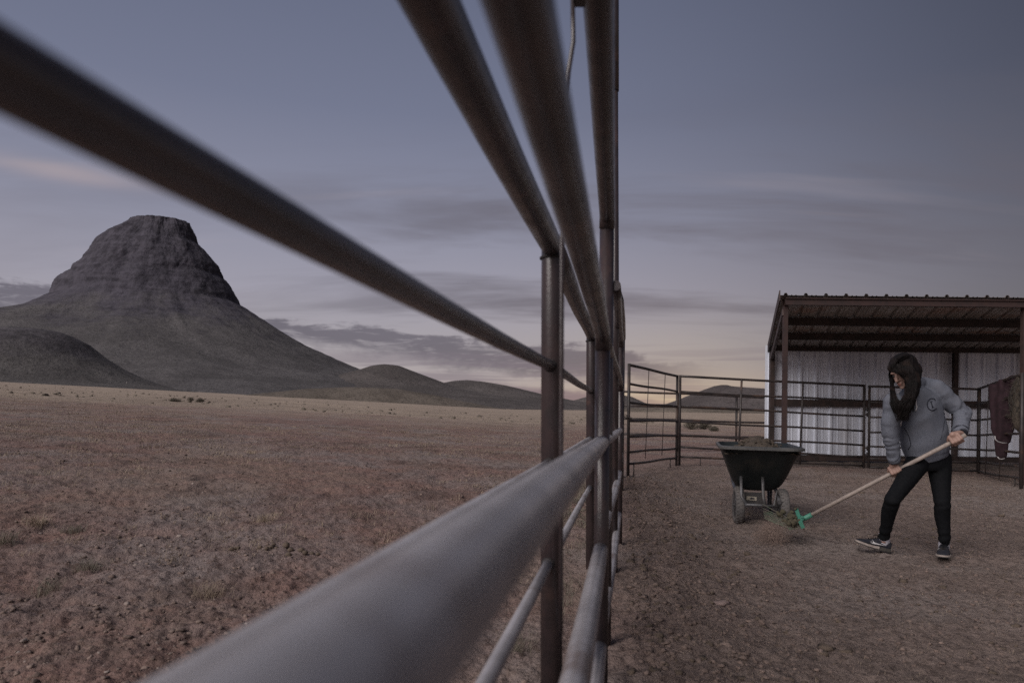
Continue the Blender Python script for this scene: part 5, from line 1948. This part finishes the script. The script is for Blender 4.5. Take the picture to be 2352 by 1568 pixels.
V, T = blades(700, samp_foot, .02, .10, 16, 7, .04)
tag(mesh_from(V, T, "dry_grass", M['straw_grey']), "straggly grass along the foot of the pipe fence", "grass", kind='stuff')


def samp_straw(r_, n):
    Y = 2.2 + r_.random(n) ** 1.1 * 9.5
    X = fence_x(Y) + .15 + r_.random(n) * Y * .75
    return np.stack([X, Y], 1)


V, T = blades(9000, samp_straw, .006, .030, 3, 9, .05, .0022)
tag(mesh_from(V, T, "straw_bits", M['straw']), "straw bits trodden into the corral dirt", "straw", kind='stuff')

tufts = [((zg(290, 655)), .13, "dark green-grey weed tuft near the lower left corner of the pasture", M['straw_grey']), ((zg(565, 505)), .11, "spiky grey-brown grass tuft on bare red earth", M['straw_grey']),
         ((zg(465, 255)), .10, "small upright weed tuft beside a pale bare patch", M['straw_grey']), ((zg(230, 215)), .14, "tan grass tuft at the far left of the pasture", M['straw']),
         ((zg(1320, 665)), .13, "low tan grass tuft with a pale stone beside it", M['straw']), ((zg(30, 345)), .15, "dark grass tuft cut by the picture's left edge", M['straw_grey']),
         ((1190, 1500), .16, "green-grey weed tuft at the foot of the nearest fence post", M['straw_grey']), ((zg(1690, 195)), .12, "tan tuft on the pasture above the dung row", M['straw'])]
for k, ((px_, py_), h_, lab, mt) in enumerate(tufts):
    p = on_ground(px_, py_)
    V, T = blades(1, lambda r_, n: np.array([[p.x, p.y]]), h_ * .8, h_ * .8, 170, 40 + k, .045, .0022)
    V = V - np.array(p)
    ob = mesh_from(V, T, "grass_tuft", mt)
    ob.location = p
    tag(ob, lab, "grass tuft", "single tufts on the pasture")


# shrubs
def shrub(p, w_, h_, label, seed, group):
    r_ = random.Random(seed)
    root = thing("shrub", tuple(p), label, "shrub", group)
    tw = MB()
    lf = MB()
    for k in range(46):
        a = r_.uniform(0, 6.28); e = r_.uniform(.25, 1.45)
        d = Vector((math.cos(a) * math.cos(e) * w_, math.sin(a) * math.cos(e) * w_, math.sin(e) * h_))
        tip = p + d * r_.uniform(.75, 1.1)
        midp = p + d * .5 + Vector((r_.gauss(0, .04), r_.gauss(0, .04), .02)) * w_
        tw.tube([p, midp, tip], [.012 * w_ + .004, .008 * w_ + .003, .003], 4, cap=False)
        for j in range(26):
            t = r_.uniform(.35, 1.05)
            c = (p.lerp(midp, t * 2) if t < .5 else midp.lerp(tip, t * 2 - 1)) + Vector((r_.gauss(0, .07), r_.gauss(0, .07), r_.gauss(0, .06))) * (w_ + .2)
            s_ = r_.uniform(.025, .06) * (w_ * .6 + .4)
            u = Vector((r_.gauss(0, 1), r_.gauss(0, 1), r_.gauss(0, 1))).normalized() * s_
            v = u.cross(Vector((r_.gauss(0, 1), r_.gauss(0, 1), r_.gauss(0, 1)))).normalized() * s_ * .5
            lf.add([c - u, c + v, c + u, c - v], [(0, 1, 2, 3)])
    tw.build("stems", M['twig'], root)
    lo = lf.build("foliage", M['shrub'], root)
    lo["kind"] = "stuff"


sp_ = [((z8(285, 288)), .85, .35, "broad low grey shrub on the plain below the butte"), ((z8(372, 286)), .45, .48, "middle small shrub of the three below the butte"),
       ((z8(424, 292)), .62, .50, "bushy shrub at the end of the row below the butte")]
for k, ((px_, py_), w_, h_, lab) in enumerate(sp_):
    p = on_ground(px_, py_ + 1)
    sc_ = p.y / 60
    shrub(p, w_ * sc_ * .75, h_ * sc_ * .75, lab, 300 + k, "shrubs on the plain")
for k, ((zx, zy), w_, h_, lab) in enumerate([((975, 985), .62, .50, "grey shrub seen through the corral panel near its corner post"), ((1150, 985), .5, .45, "grey shrub seen through the middle of the long corral panel"), ((1265, 1005), .35, .3, "smallest grey shrub seen through the long corral panel")]):
    p = on_ground(*z5(zx, zy))
    sc_ = p.y / 30
    shrub(p, w_ * sc_ * .75, h_ * sc_ * .75, lab, 330 + k, "shrubs behind the corral")

def samp_scrub(r_, n):
    Y = 45 * (16.0 ** r_.random(n))
    X = Y * (-.80 + 1.25 * r_.random(n))
    k = vnoise(X * .03 + 5, Y * .012, 84) > .58
    return np.stack([X, Y], 1)[k]


scatter_lumps("scrub", 1500, samp_scrub, .04, .20, M['scrub'], "dark scrub dotted over the far plain", "scrub", 18, flat=.7, power=2.5)

# lone marker post on the plain
p = on_ground(291, 889)
up_ = 15 * p.y / F_PX
mp = thing("marker_post", tuple(p), "thin pale marker post on the plain below the butte", "post")
pipe(mp, "shaft", [p - Vector((0, 0, .3)), p + Vector((0, 0, up_))], .06 * p.y / 120, M['post_wood'], 8)
pipe(mp, "cap", [p + Vector((0, 0, up_)), p + Vector((0, 0, up_ + .1))], .09 * p.y / 120, M['post_wood'], 8)

# loose stones in the corral that stand out
p = on_ground((1480 + 640 / 2.306) * .9408, (1200 + 650 / 2.306) * .9408)
M['pink_stone'] = material('pinkish_stone', (.29, .215, .195), (.23, .17, .155), 12, .95, 0, .6, 60)
l_ = lump((p.x, p.y, p.z - .004), .042, 71, (1.3, 1, .35), .5)
tag(l_.build("flat_stone", M['pink_stone']), "pale pinkish flat stone set in the corral floor", "stone")
